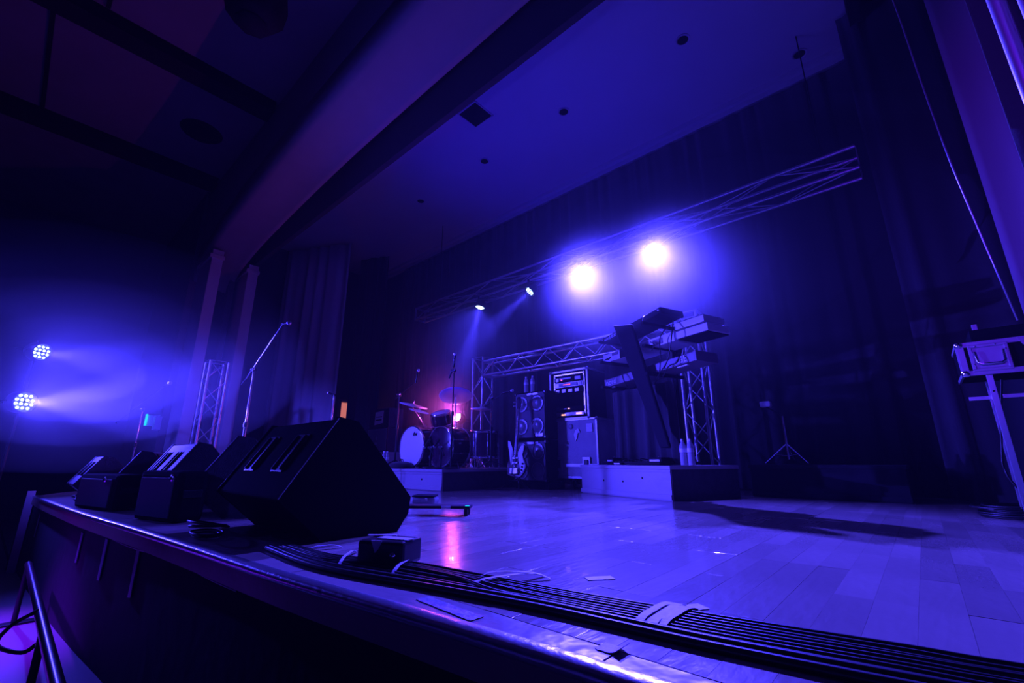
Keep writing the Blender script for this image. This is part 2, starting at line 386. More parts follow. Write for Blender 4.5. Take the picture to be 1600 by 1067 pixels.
# stage ceiling fittings
t = thing('ceiling_hatch', 'square black hatch in the blue stage ceiling', 'hatch', (-4.805, 4.375, HC))
MB().box((0, 0, -0.004), (0.41, 0.41, 0.012)).build('panel', 'beam', t)
m_ = MB()
for sx, sy, lx, ly in ((0, .215, .45, .02), (0, -.215, .45, .02), (.215, 0, .02, .45), (-.215, 0, .02, .45)): m_.box((sx, sy, -0.008), (lx, ly, .02))
m_.build('frame', 'ceil', t)
for i, (x, y, lab) in enumerate(((-7.71, 5.36, 'farthest of the small dark ceiling downlights, above the left dark drape'), (-5.58, 5.36, 'small dark ceiling downlight upstage of the black hatch'), (-3.61, 5.36, 'small dark square ceiling downlight right of the black hatch'), (-1.53, 5.40, 'small dark ceiling downlight near the top of the photo'), (-0.32, 6.80, 'small dark ceiling downlight near the right ceiling corner'))):
    t = thing('downlight', lab, 'light', (x, y, HC), 0, 'downlights in the stage ceiling')
    MB().lathe([(0.10, -0.012), (0.10, 0.0), (0.075, -0.014), (0.10, -0.012)], n=20).build('rim', 'ceil', t)
    MB().cyl((0, 0, -0.010), (0, 0, -0.004), 0.078, n=20).build('lamp_face', 'beam', t)

# curtains
tag(curtain('back_curtain', 'velvet', (-10.9, BY - 0.12), (RX + 0.25, BY - 0.12), 0.02, 6.05, 0.03, 0.34, 5, 5), 'wide black pleated curtain across the back of the stage', 'curtain')
tag(curtain('side_curtain', 'drape', (-12.5, 4.30), (-10.65, 5.25), 0.02, 6.20, 0.09, 0.42, 2, 6), 'blue-lit pleated curtain in the left wing beside the orange doorway', 'curtain', 'wing curtains on the left')
tag(curtain('side_curtain', 'velvet', (-11.55, 6.03), (-10.7, 6.45), 0.02, 6.26, 0.05, 0.40, 4, 6), 'dark narrow wing curtain behind the blue-lit one, right of the doorway', 'curtain', 'wing curtains on the left')
tag(curtain('side_curtain', 'velvet', (0.15, 6.4), (1.6, 6.4), 0.02, 6.2, 0.07, 0.42, 8, 6), 'dark pleated wing curtain behind the flight case on the right', 'curtain', 'wing curtains on the right')
tag(curtain('side_curtain', 'mauve', (0.81, 5.3), (1.40, 5.2), 1.3, 6.3, 0.05, 0.5, 11, 6), 'broad mauve curtain lit violet above the flight case', 'curtain', 'wing curtains on the right')
tag(curtain('side_curtain', 'velvet', (0.625, 3.1), (1.6, 3.0), 1.2, 6.3, 0.05, 0.9, 14, 6), 'black curtain leg beside the silver truss at the right edge', 'curtain', 'wing curtains on the right')
# doorway with warm light
d0 = on(541, 655, 0, -12.69)
t = tag(thing('door_1', None, None, (-12.69, d0.y, 0)), kind='structure')
MB().box((0.0, 0, 1.05), (0.03, 0.46, 2.1)).build('doorway_glow', 'warm', t)
m_ = MB(); m_.box((0.02, -0.26, 1.08), (0.07, 0.07, 2.2)); m_.box((0.02, 0.26, 1.08), (0.07, 0.07, 2.2)); m_.box((0.02, 0, 2.16), (0.07, 0.58, 0.07)); m_.build('door_frame', 'plaster', t)
# exit sign
e0 = on(236, 655, 1, 1.75)
t = thing('exit_sign', 'small glowing green exit sign on the far left wall', 'sign', (min(e0.x, -11.35), 1.945, e0.z))
MB().box((0, -0.10, 0), (0.06, 0.20, 0.22), bev=0.008).build('sign_case', 'white', t)
MB().box((0.0, -0.215, 0.01), (0.11, 0.02, 0.22)).build('glowing_face', 'green', t)
MB().box((0.18, -0.06, -0.06), (0.22, 0.10, 0.26), bev=0.01).build('battery_box', 'plaster', t)
# hanging black fixture and round vent on the hall ceiling
q = fl(400, 2, 5.75)
t = thing('hanging_speaker', 'black angular speaker hanging from the hall ceiling at the top of the photo', 'speaker', (q.x, q.y, 5.75))
MB().lathe([(0.0, -0.34), (0.20, -0.34), (0.33, -0.16), (0.36, 0.10), (0.30, 0.34), (0.0, 0.34)], n=8).build('cabinet', 'beam', t)
MB().box((0, 0, 0.50), (0.06, 0.06, 0.34)).build('hanger', 'beam', t)
MB().lathe([(0.0, -0.345), (0.17, -0.345), (0.17, -0.36), (0, -0.36)], n=8).build('grille', 'beam', t)
q = fl(315, 206, 6.4)
t = thing('ceiling_vent', 'round dark vent on the hall ceiling between the beams', 'vent', (q.x, q.y, 6.40))
MB().lathe([(0.0, -0.03), (0.30, -0.03), (0.34, 0.0)], n=20).build('vent_ring', 'beam', t)
MB().lathe([(0.0, -0.06), (0.16, -0.055), (0.20, -0.03)], n=16).build('vent_cone', 'beam', t)

# ================================================================== TRUSSES
def truss(name, label, L, S=0.29, pitch=0.42, rc=0.025, rb=0.009, end_plates=True, group=None):
    """box truss along local +X, corners at (0..S, 0..S)"""
    t = thing(name, label, 'truss', group=group)
    for a in (0, S):
        for b in (0, S): MB().cyl((0, a, b), (L, a, b), rc, n=10).build('chord', 'alu', t)
    nseg = max(1, round(L / pitch)); st = L / nseg; cache = {}
    for i in range(nseg):
        x0, x1 = i * st, (i + 1) * st
        f = i % 2
        for key, A, B in (('fy0', (0, 0, 0), (st, 0, S)), ('fy1', (0, S, S), (st, S, 0)), ('fz0', (0, 0, 0), (st, S, 0)), ('fz1', (0, S, S), (st, 0, S))):
            if f: A, B = (A[0], S - A[1] if key[1] == 'z' else A[1], S - A[2] if key[1] == 'y' else A[2]), (B[0], S - B[1] if key[1] == 'z' else B[1], S - B[2] if key[1] == 'y' else B[2])
            k2 = (key, f)
            if k2 not in cache:
                me = MB().cyl(A, B, rb, n=6).mesh('brace'); me.materials.append(M['alu']); cache[k2] = me
            o = bpy.data.objects.new('brace', cache[k2]); C.objects.link(o); o.parent = t; o.location = (x0, 0, 0)
    if end_plates:
        for x in (0, L):
            m_ = MB()
            for a in (0, S): m_.box((x, a, S / 2), (0.012, 0.05, S + .05)); m_.box((x, S / 2, a), (0.012, S + .05, 0.05))
            m_.build('end_plate', 'alu', t)
    return t
T1 = truss('truss', 'long silver lighting truss hanging high above the drums and keyboards', 9.0, 0.30, 0.86)
T1.location = (-8.95, 6.28, 3.86)
for k, x in enumerate((-8.2, -0.3)):
    m_ = MB(); m_.cyl((x, 6.43, 4.17), (x, 6.43, 6.29), 0.008, n=6); m_.box((x, 6.43, 4.185), (.05, .34, .03))
    tag(m_.build('hanging_cable', 'rubber'), ('thin black cable holding the far end of the high truss', 'thin black cable holding the right end of the high truss')[k], 'cable')
T2 = truss('truss', 'lower silver truss spanning behind the drums and the road cases', 4.06, 0.29, 0.34, group='goal post truss behind the band')
T2.location = (-6.43, 6.25, 2.10)
for k, (x, lab) in enumerate(((-6.73, 'upright silver truss leg standing behind the drum kit'), (-2.36, 'upright silver truss leg standing behind the keyboards'))):
    tt = truss('truss', lab, 2.50, 0.29, 0.36, group='goal post truss behind the band')
    tt.rotation_euler = (0, -PI / 2, 0); tt.location = (x + 0.29, 6.25, 0.0)
p = on(318, 690, 0, -9.3)
T4 = truss('truss', 'upright silver truss leg standing in front of the pale left column', on(310, 580, 1, p.y).z, 0.29, 0.34)
T4.rotation_euler = (0, -PI / 2, 0); T4.location = (p.x + 0.15, p.y - 0.15, 0)
p = on(1592, 95, 1, 2.34)
T5 = truss('truss', 'bright silver upright truss cut off by the upper right edge', 4.0, 0.29, 0.40)
T5.rotation_euler = (0, -PI / 2, 0); T5.location = (p.x + 0.29, 2.05, 0.0)
m_ = MB(); m_.cyl((p.x + 0.0, 2.0, 2.75), (p.x + 0.35, 2.0, 2.9), 0.03); m_.box((p.x + 0.02, 2.03, 2.80), (0.10, 0.06, 0.12), bev=.01)
tag(m_.build('truss_clamp', 'steel'), 'metal clamp on the silver truss in the upper right corner', 'clamp')

# ================================================================== PAR LIGHTS
def par(name, label, loc, aim, power, color=BLUE, cone=40, led='led', group='blue stage lights on the high truss', r=0.10, hang=None, wide=0, emit_r=0.03):
    t = thing(name, label, 'light', loc, group=group)
    d = (Vector(aim) - Vector(loc)).normalized(); t.rotation_euler = d.to_track_quat('-Z', 'Y').to_euler()
    MB().lathe([(r * 1.15, -0.02), (r * 1.15, 0.10), (r * 0.8, 0.17), (r * 0.5, 0.19), (0.0, 0.19)], n=20).build('housing', 'plastic', t)
    MB().lathe([(r * 1.15, -0.02), (r * 1.02, -0.02), (r * 1.0, 0.004), (0.0, 0.004)], n=20).build('front_plate', 'plastic', t)
    m_ = MB()
    spots = [(r * .46 * (c - (n_ - 1) / 2), r * .42 * (j - 1.5)) for j, n_ in enumerate((3, 4, 4, 3)) for c in range(n_)]
    for x, y in spots: m_.lathe([(0.0, -0.012), (r * 0.10, -0.009), (r * 0.145, 0.003)], c=(x, y, 0), n=8)
    m_.build('led_array', led, t)
    m_ = MB(); m_.tube([(-r * 1.2, 0, 0.06), (-r * 1.3, 0.0, 0.16), (-r * 1.2, 0, 0.26), (0, 0, 0.30), (r * 1.2, 0, 0.26), (r * 1.3, 0, 0.16), (r * 1.2, 0, 0.06)], 0.008, 6); m_.build('yoke', 'blackmetal', t)
    b = Vector(loc) + d * 0.04
    l = lamp('lamp', 'SPOT', b, color, power, aim=aim, cone=cone, blend=1.0, radius=emit_r)
    l.parent = t; l.matrix_parent_inverse = Matrix.Identity(4); l.location = (0, 0, -0.04); l.rotation_euler = (0, 0, 0)
    if wide:
        l2 = lamp('lamp_spill', 'SPOT', b, color, wide, aim=aim, cone=130, blend=1.0, radius=emit_r); l2.parent = t; l2.location = (0, 0, -0.04); l2.rotation_euler = (0, 0, 0)
    return t
LY = 6.30
L1 = on(750, 480, 1, LY); L2 = on(828, 455, 1, LY); L3 = on(907, 427, 1, LY); L4 = on(1020, 390, 1, LY)
par('stage_light', 'farthest blue stage light on the high truss, beaming straight down at the drums', L1, (L1.x - 0.1, 5.3, 0), 2000, cone=24, wide=150)
par('stage_light', 'small dim blue stage light second from the far end of the high truss', L2, (-6.9, 3.2, 0), 1200, cone=22, wide=40)
par('stage_light', 'brightest white-blue stage light in the middle of the high truss', L3, (-0.7, 1.5, 0.2), 7500, cone=66, wide=150)
par('stage_light', 'nearest blue stage light on the high truss above the keyboards', L4, (-0.7, 2.2, 0.0), 4800, cone=78, wide=150)
for p_ in (L1, L2, L3, L4):
    m_ = MB(); m_.cyl((p_.x, p_.y, p_.z + 0.10), (p_.x, p_.y, 3.85), 0.010, n=8); m_.box((p_.x, p_.y, 3.86), (0.06, 0.09, 0.06), bev=.008)
    o = m_.build('light_hook', 'blackmetal'); tag(o, 'black hook clamp holding a stage light under the high truss', 'clamp', 'hook clamps on the high truss')
S1 = Vector((-8.05, 0.05, 1.72)); S2 = Vector((-8.0, 0.03, 1.09))
S1 = on(65, 550, 0, -8.05); S2 = on(38, 628, 0, -8.0)
par('stage_light', 'upper of the two blue side lights on the pole at the left edge', S1, (-3.2, 3.3, 0.9), 1500, cone=32, group='blue side lights on the left pole', wide=150)
par('stage_light', 'lower and brightest blue side light on the pole at the left edge', S2, (-2.6, 3.6, 0.9), 4500, cone=36, group='blue side lights on the left pole', wide=500, r=0.115)
t = thing('light_stand', 'dark tripod pole carrying the two blue side lights at the left edge', 'stand', (-8.22, 0.0, -0.85))
MB().cyl((0, 0, 0.25), (0, 0, 2.75), 0.018).build('pole', 'blackmetal', t)
for a in (0.4, 2.5, 4.6): MB().cyl((0, 0, 0.8), (0.5 * math.cos(a), 0.5 * math.sin(a), 0.01), 0.012, n=8).build('leg', 'blackmetal', t)
MB().cyl((0, 0, 1.93), (0.13, 0.03, 1.94), 0.012, n=8).build('arm', 'blackmetal', t)
MB().cyl((0, 0, 2.56), (0.10, 0.04, 2.57), 0.012, n=8).build('arm', 'blackmetal', t)
PM = on(715, 652, 1, 5.45)
par('stage_light', 'glaring pink light shining through the drum kit', PM, (-6.0, 3.0, 1.7), 80, color=MAGENTA, cone=150, led='ledm', group=None, wide=20, r=0.085)

# ================================================================== RISERS
def riser(name, label, loc, rz, W, D, Ht, mfront='riser', mside='tolexl'):  # dark side panels put the unlit look into the colour
    t = thing(name, label, 'riser', loc, rz)
    MB().box((W / 2, D / 2, Ht - 0.02), (W + 0.03, D + 0.03, 0.04), bev=0.006).build('deck_board', 'riser', t)
    MB().box((W / 2, 0.012, Ht / 2 - 0.02), (W, 0.024, Ht - 0.04), bev=0.003).build('front_panel', mfront, t)
    MB().box((W / 2, -0.006, 0.035), (W + 0.01, 0.02, 0.05), bev=0.003).build('toe_board', mfront, t)
    MB().box((W / 2, -0.004, Ht - 0.065), (W + 0.01, 0.012, 0.008)).build('bead', mfront, t)
    for x in (0.012, W - 0.012): MB().box((x, D / 2, Ht / 2 - 0.02), (0.024, D - 0.05, Ht - 0.04)).build('side_panel', mside, t)
    MB().box((W / 2, D - 0.012, Ht / 2 - 0.02), (W, 0.024, Ht - 0.04)).build('rear_panel', mside, t)
    return t
DR = 0.29
dr = riser('drum_riser', 'low pale riser carrying the drum kit', (-7.45, 4.07, 0), 0, 2.49, 1.98, DR)
m_ = MB(); m_.lathe([(0.0, -0.003), (0.014, -0.003), (0.014, 0.0)], c=(2.49 - 0.45, -0.002, 0.15), axis=(0, 1, 0), n=12); m_.build('latch_hole', 'plastic', dr)
A = Vector((-3.43, 5.20, 0)); ang = math.atan2(4.68 - 5.20, -1.99 + 3.43); KL = 1.53
kr = riser('keyboard_riser', 'low pale riser carrying the keyboards and two water bottles', A, ang, KL, 1.08, 0.355)
for x in (0.45, 0.80, 1.12): MB().lathe([(0, -0.004), (0.012, -0.004), (0.012, 0)], c=(x, -0.001, 0.17 + 0.05 * (x > 1)), axis=(0, 1, 0), n=10).build('latch_hole', 'plastic', kr)
br = riser('black_riser', 'black riser in shadow right of the keyboards, under the small tripod', (-1.55, 5.95, 0), 0, 1.4, 0.95, 0.36, 'skirt', 'skirt')
for c in kids(br): c.data.materials.clear(); c.data.materials.append(M['skirt'])

# ================================================================== WEDGE MONITORS
def wedge(label, x1, x0, y0, s=1.0, m='tolex', slots=True, rz=0.0, group='floor monitor wedges along the stage lip'):
    """x0..x1 long; y0 = y of the lower front edge; cross-section in y,z"""
    P = [(0.0, .22), (.27, .63), (.39, .61), (.77, .19), (.76, .10), (.69, 0), (.25, 0)]
    P = [(a * s, b * s) for a, b in P]; L = x1 - x0
    t = thing('monitor_wedge', label, 'speaker', (x0 + L / 2, y0, 0), rz, group)
    f = lambda a, b, tt: (tt, a, b)
    # cabinet, hollowed at the grille side: end cheeks + body
    body = MB().prism(P, -L / 2 + 0.02, L / 2 - 0.02, f).build('cabinet', m, t)
    bv = body.modifiers.new('edge', 'BEVEL'); bv.width = 0.012; bv.segments = 2; bv.limit_method = 'ANGLE'
    cx = sum(a for a, b in P) / 7; cz = sum(b for a, b in P) / 7
    P2 = [(cx + (a - cx) * 1.02, cz + (b - cz) * 1.02 + 0.002) for a, b in P]; P2 = [(a, max(b, 0)) for a, b in P2]
    for e in (-1, 1):
        c = MB().prism(P2, e * L / 2 - 0.02 * (e > 0) , e * L / 2 + 0.02 * (e < 0), f).build('end_cheek', m, t)
        bv = c.modifiers.new('edge', 'BEVEL'); bv.width = 0.006; bv.segments = 2; bv.limit_method = 'ANGLE'
    for e in (-1, 1):
        x_ = e * (L / 2 + .002); MB().cyl((x_, P[0][0] - .004, P[0][1]), (x_, P[1][0] - .004, P[1][1]), .0045, n=6).build('bright_edge', 'steel', t)  # steel bead added as the bright highlight along the edge
    # grille on the performer side
    a, b = Vector((0, P[2][0], P[2][1])), Vector((0, P[3][0], P[3][1])); mid = (a + b) / 2; dd = (b - a); an = math.atan2(dd.z, dd.y)
    MB().box(mid + Vector((0, .006, .006)), (L - 0.10, dd.length * 0.92, 0.012), rot=Euler((an, 0, 0)), bev=.004).build('grille', 'grille', t)
    if slots:   # recessed handle cups and runners on the back panel
        a, b = Vector((0, P[0][0], P[0][1])), Vector((0, P[1][0], P[1][1])); dd = (b - a); an = math.atan2(dd.z, dd.y); mid = a + dd * 0.55
        nrm = Vector((0, -math.sin(an), math.cos(an)))
        if nrm.y > 0: nrm = -nrm
        for sx in (-0.24, 0.20):
            c = mid + Vector((sx * L, 0, 0)) + nrm * 0.002
            MB().box(c, (0.17 * L, dd.length * 0.50, 0.008), rot=Euler((an, 0, 0)), bev=.003).build('handle_cup', 'plastic', t)
            for k in (-1, 1):
                MB().box(c + Vector((k * 0.055 * L, 0, 0)) + nrm * 0.008, (0.012, dd.length * 0.46, 0.016), rot=Euler((an, 0, 0)), bev=.004).build('handle_bar', 'plastic', t)
    return t
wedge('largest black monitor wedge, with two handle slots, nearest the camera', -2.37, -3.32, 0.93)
def turned(px, py, s_, a_, L, label):
    p = fl(px, py, .63 * s_); c = Vector((p.x, p.y)) - Matrix.Rotation(a_, 2) @ Vector((L / 2, .27 * s_))
    return wedge(label, c.x + L / 2, c.x - L / 2, c.y, s_, 'tolexl', False, a_)
turned(372, 682, 0.92, math.radians(-24), 0.62, 'turned monitor wedge half hidden behind the largest one, its side lit blue')
s3 = 0.88; p3 = fl(310, 692, 0.63 * s3); p3l = fl(250, 695, 0.63 * s3)
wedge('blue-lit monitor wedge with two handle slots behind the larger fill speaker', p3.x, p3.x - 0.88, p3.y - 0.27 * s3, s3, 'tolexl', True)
turned(222, 705, 0.79, math.radians(-24), 0.7, 'turned monitor wedge showing a narrow lit side, second from the far left')
s5 = 0.715; p5 = fl(163, 713, 0.63 * s5)
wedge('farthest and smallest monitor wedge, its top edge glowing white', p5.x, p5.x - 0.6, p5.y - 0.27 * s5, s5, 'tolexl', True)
def fill(label, pxl, pxr, pyb, pyt, D, h):
    a = fl(pxl, pyb); b = fl(pxr, pyb + 8)
    W = (b - a).length; rz = math.atan2(b.y - a.y, b.x - a.x); c = (a + b) / 2 + Vector((-math.sin(rz), math.cos(rz), 0)) * (D / 2)
    t = thing('fill_speaker', label, 'speaker', (c.x, c.y, 0), rz, 'black front fill speakers on the lip')
    MB().box((0, 0, h / 2), (W, D, h), bev=0.035).build('cabinet', 'tolex', t)
    MB().box((0.0, -D / 2 - 0.004, h * 0.48), (W * 0.82, 0.014, h * 0.78), bev=.006).build('grille', 'grille', t)
    MB().box((W * 0.5 + .001, 0, h * 0.55), (0.012, 0.12, 0.05), bev=.005).build('handle', 'plastic', t)
    MB().lathe([(0, -.008), (.02, -.008), (.024, 0)], c=(0.20, -D / 2 - .01, h * 0.86), axis=(0, 1, 0), n=10).build('badge', 'chrome', t)
    return t
fill('larger black fill speaker on the lip in front of the slotted lit wedge', 205, 268, 811, 735, 0.19, 0.335)
fill('smaller far black fill speaker on the lip in front of the farthest wedge', 113, 172, 792, 742, 0.20, 0.29)

# ================================================================== MIC STANDS
def micbody(t, p, d, L=0.16, ball=True):
    p = Vector(p); d = Vector(d).normalized()
    MB().cyl(p, p + d * L, 0.010, 0.017, n=12).build('microphone', 'blackmetal', t)
    if ball: MB().lathe([(0.0, 0.0), (0.018, 0.004), (0.026, 0.02), (0.026, 0.032), (0.018, 0.048), (0.0, 0.054)], c=p + d * L, axis=d, n=14).build('mic_head', 'alu', t)
def stand(label, base, top, boom=None, mic=None, tripod=True, m='chrome', r=0.012, group='microphone stands', ball=True):
    """base: world foot point; top: pole top; boom: (tail, tip); mic dir"""
    base, top = Vector(base), Vector(top)
    t = thing('microphone_stand', label, 'microphone stand', base, 0, group)
    tp = top - base
    MB().cyl((0, 0, 0.02), (0, 0, tp.z * 0.55), r * 1.15, n=10).build('lower_tube', 'blackmetal' if m != 'chrome' else m, t)
    MB().cyl((0, 0, tp.z * 0.55), (0, 0, tp.z), r * 0.8, n=10).build('upper_tube', m, t)
    MB().cyl((0, 0, tp.z * 0.55 - .03), (0, 0, tp.z * 0.55 + 0.03), r * 1.9, n=10).build('clutch', 'plastic', t)
    if tripod:
        for k in range(3):
            a = 0.5 + k * 2 * PI / 3
            MB().cyl((0, 0, 0.12), (0.26 * math.cos(a), 0.26 * math.sin(a), 0.012), 0.009, n=8).build('leg', 'blackmetal', t)
    else: MB().lathe([(0, 0.03), (0.05, 0.028), (0.13, 0.012), (0.13, 0.0), (0, 0)], n=24).build('base_plate', 'blackmetal', t)
    end, md = tp, Vector((0, 0, 1))
    if boom:
        a, b = Vector(boom[0]) - base, Vector(boom[1]) - base
        MB().cyl(a, b, 0.007, n=8).build('boom_arm', m, t)
        MB().box(tp, (0.05, 0.05, 0.05), bev=.01).build('boom_clutch', 'plastic', t)
        for k in (-1, 1): MB().lathe([(0, -.01), (.014, -.008), (.014, .008), (0, .01)], c=tp + Vector((k * .035, -.02, .01)), axis=(1, 0, 0), n=10).build('knob', 'chrome', t)
        d = (b - a).normalized(); MB().cyl(a - d * .01, a + d * 0.10, 0.013, n=8).build('counterweight', 'plastic', t)
        end = b; md = d
    if mic is not None: md = Vector(mic)
    MB().cyl(end - md.normalized() * .02, end + md.normalized() * 0.05, 0.016, n=10).build('mic_clip', 'plastic', t)
    micbody(t, end, md, ball=ball)
    return t
ya = 1.9
a0, a1, a2, a3 = on(397, 578, 1, ya), on(385, 592, 1, ya), on(442, 506, 1, ya), on(457, 503, 1, ya)
st = stand('tall boom microphone stand behind the largest wedge', (a0.x, ya, 0), a0, (on(379, 600, 1, ya), a2), (on(470, 502, 1, ya) - a2), r=0.014)
yb = 1.25
b0 = on(223, 640, 1, yb)
stand('thin boom microphone stand at far left, arm sloping up toward the truss leg', (b0.x, yb, 0), b0, (on(182, 660, 1, yb), on(257, 603, 1, yb)), (1, 0.1, 0.12))
yc = 3.1
c0 = on(522, 617, 1, yc)
stand('short straight microphone stand with its mic pointing left, above the largest wedge', (c0.x, yc, 0), c0, None, (on(511, 613, 1, yc) - on(524, 618, 1, yc)))
yd = 4.25
d0_ = on(706, 580, 1, yd)
stand('tall dark microphone stand on the drum riser front, crossing the big cymbal', (on(704, 733, 1, yd).x, yd, DR + .005), (on(704, 733, 1, yd).x, yd, d0_.z), (on(702, 590, 1, yd), on(709, 572, 1, yd)), (0.1, 0, 1), tripod=False, m='blackmetal')
ye = 4.35
e0_ = on(624, 617, 1, ye)
stand('boom microphone stand at the left end of the drum riser', (e0_.x, ye, DR + .005), e0_, (on(618, 622, 1, ye), on(650, 596, 1, ye)), (0.25, 0, 1), m='blackmetal')
yf = 4.9
f0_ = on(768, 640, 1, yf)
stand('low boom microphone stand at the right end of the drum kit', (f0_.x, yf, DR + .005), (f0_.x, yf, on(768, 622, 1, yf).z), (on(758, 634, 1, yf), on(786, 614, 1, yf)), (1, 0, 0.1), m='blackmetal')

# ================================================================== DRUM KIT (each drum and stand is its own thing)
def drum(name, label, c, axis, R, L, headm='head', shellm='shell', legs=0, group='drums on the riser', lugs=8, logo=None):
    """c = centre, axis = direction of the front head"""
    t = thing(name, label, 'drum', c, 0, group)
    q = Vector(axis).to_track_quat('Z', 'Y'); 
    MB().lathe([(R, -L / 2), (R, L / 2)], axis=axis, n=36).build('shell', shellm, t)
    for e, hm in ((1, headm), (-1, 'head')):
        MB().lathe([(0, e * (L / 2 + 0.004)), (R * 0.97, e * (L / 2 + 0.004)), (R, e * L / 2)], axis=axis, n=36).build('drum_head', hm, t)
        MB().lathe([(R * 1.0, e * (L / 2 - 0.03)), (R * 1.035, e * (L / 2 - 0.028)), (R * 1.04, e * (L / 2 + 0.012)), (R * 0.985, e * (L / 2 + 0.014)), (R * 0.98, e * (L / 2 + 0.004))], axis=axis, n=36).build('hoop', 'chrome', t)
    qm = q.to_matrix()
    for k in range(lugs):
        a = 2 * PI * (k + .5) / lugs; v = qm @ Vector((math.cos(a), math.sin(a), 0)); ax = qm @ Vector((0, 0, 1))
        m_ = MB(); m_.cyl(v * (R + .012) - ax * L * .42, v * (R + .012) + ax * L * .42, 0.005, n=6); m_.cyl(v * (R + .008) - ax * .035, v * (R + .008) + ax * .035, 0.013, n=8)
        m_.build('lug', 'chrome', t)
    return t, q
bdc = on(643, 696, 1, 4.42)
bd, q = drum('bass_drum', 'bass drum with white front head facing the hall', (bdc.x, 4.62, DR + 0.34), (0, -1, 0), 0.325, 0.40, lugs=10)
text('dw', 0.10, 'plastic', bd, (0.03, -0.210, 0.17), (PI / 2, 0, 0), 0.002)
for k in (-1, 1): MB().cyl((k * .25, -.05, -.2), (k * .42, -.12, -.335), .008, n=8).build('spur', 'chrome', bd)
b2 = on(702, 700, 1, 4.75)
bd2, q = drum('bass_drum', 'second bass drum with a dark head beside the white one', (b2.x, 4.75, DR + 0.33), (0.0, -1, 0), 0.31, 0.38, headm='shell', lugs=10)
for k in (-1, 1): MB().cyl((k * .24, -.05, -.2), (k * .36, -.10, -.325), .008, n=8).build('spur', 'chrome', bd2)
tc_ = on(690, 655, 1, 4.85)
tm, q = drum('rack_tom', 'rack tom mounted above the bass drums', (tc_.x, 4.85, tc_.z), (0.1, -0.35, 0.9), 0.17, 0.22, lugs=6)
MB().cyl((0, 0.05, -.05), (0.02, 0.10, -(tc_.z - DR - .62)), .012, n=8).build('tom_mount', 'chrome', tm)
f_ = on(762, 700, 1, 5.05)
ft, q = drum('floor_tom', 'dark floor tom at the right of the kit', (f_.x - .03, 5.0, DR + 0.36), (0, 0, 1), 0.21, 0.40, lugs=6)
for k in range(3):
    a = 0.7 + k * 2 * PI / 3; MB().cyl((.225 * math.cos(a), .225 * math.sin(a), .1), (.235 * math.cos(a), .235 * math.sin(a), -.355), .007, n=8).build('leg', 'chrome', ft)
s_ = on(722, 690, 1, 5.35)
sn, q = drum('snare_drum', 'snare drum behind the second bass drum', (s_.x, 5.35, DR + 0.56), (0, 0.1, 1), 0.17, 0.14, lugs=8)
MB().cyl((0, 0, -.07), (0, 0, -.54), .012, n=8).build('snare_stand', 'chrome', sn)
for k in range(3):
    a = k * 2 * PI / 3; MB().cyl((0, 0, -.40), (.22 * math.cos(a), .22 * math.sin(a), -.55), .008, n=8).build('leg', 'chrome', sn)
def cymbal(label, c, axis, R, pole_to, name='cymbal', m='brass', pair=False, boom=None):
    t = thing(name, label, 'cymbal', c, 0, 'cymbals of the drum kit')
    def disc(dz, s_=1):
        return MB().lathe([(0.0, 0.022 * s_ + dz), (R * .10, 0.018 * s_ + dz), (R * .17, 0.006 * s_ + dz), (R * .6, -0.004 * s_ + dz), (R, -0.018 * s_ + dz), (R * .99, -0.021 * s_ + dz), (R * .6, -0.007 * s_ + dz), (R * .17, 0.002 * s_ + dz), (0, 0.018 * s_ + dz)], axis=axis, n=40)
    disc(0).build('cymbal_plate', m, t)
    if pair: disc(-0.045, -1).build('cymbal_plate', m, t)
    ax = Vector(axis).normalized()
    MB().cyl(ax * -.05, ax * .07, .005, n=8).build('spindle', 'chrome', t); MB().lathe([(0, .03), (.016, .034), (.016, .05), (0, .054)], axis=axis, n=10).build('wing_nut', 'chrome', t)
    pt = Vector(pole_to) - Vector(c); top = ax * -.05
    if boom: MB().cyl(top, Vector((pt.x, pt.y, boom)), .008, n=8).build('boom', 'chrome', t); top = Vector((pt.x, pt.y, boom))
    h0 = pt.z
    MB().cyl(top, (pt.x, pt.y, h0 + .05), .011, n=8).build('pole', 'chrome', t)
    for k in range(3):
        a = .3 + k * 2 * PI / 3; MB().cyl((pt.x, pt.y, h0 + .28), (pt.x + .26 * math.cos(a), pt.y + .26 * math.sin(a), h0 + .012), .008, n=8).build('leg', 'chrome', t)
    return t
c1 = on(712, 617, 1, 4.9)
cymbal('large tilted cymbal above the pink light, its underside showing', c1, (-0.30, 0.25, 0.90), 0.28, (c1.x + .02, 4.95, DR))
c2 = on(646, 632, 1, 4.75)
cymbal('cymbal seen edge-on above the white bass drum', c2, (0.28, 0.05, 0.95), 0.26, (c2.x - .05, 5.05, DR), boom=-.35)
c3 = on(752, 637, 1, 5.25)
cymbal('hi-hat cymbals right of the pink light', c3, (0.05, 0, 1), 0.18, (c3.x, 5.25, DR), pair=True, name='hi_hat')
c4 = on(655, 641, 1, 5.2)
cymbal('small cymbal just below the edge-on one', c4, (0.30, 0.05, 0.93), 0.20, (c4.x - .04, 5.5, DR), boom=-.4)
t = thing('drum_stool', 'dark drum stool at the back of the riser', 'stool', (-6.0, 5.72, DR))
MB().lathe([(0, .5), (.16, .5), (.18, .47), (.18, .42), (0, .41)], n=24).build('seat', 'plastic', t); MB().cyl((0, 0, .1), (0, 0, .42), .015, n=8).build('post', 'chrome', t)
for k in range(3):
    a = k * 2 * PI / 3; MB().cyl((0, 0, .2), (.2 * math.cos(a), .2 * math.sin(a), .012), .01, n=8).build('leg', 'chrome', t)
pl_ = thing('light_stand', 'short pole holding the pink light behind the drums', 'stand', (PM.x, 5.58, DR))
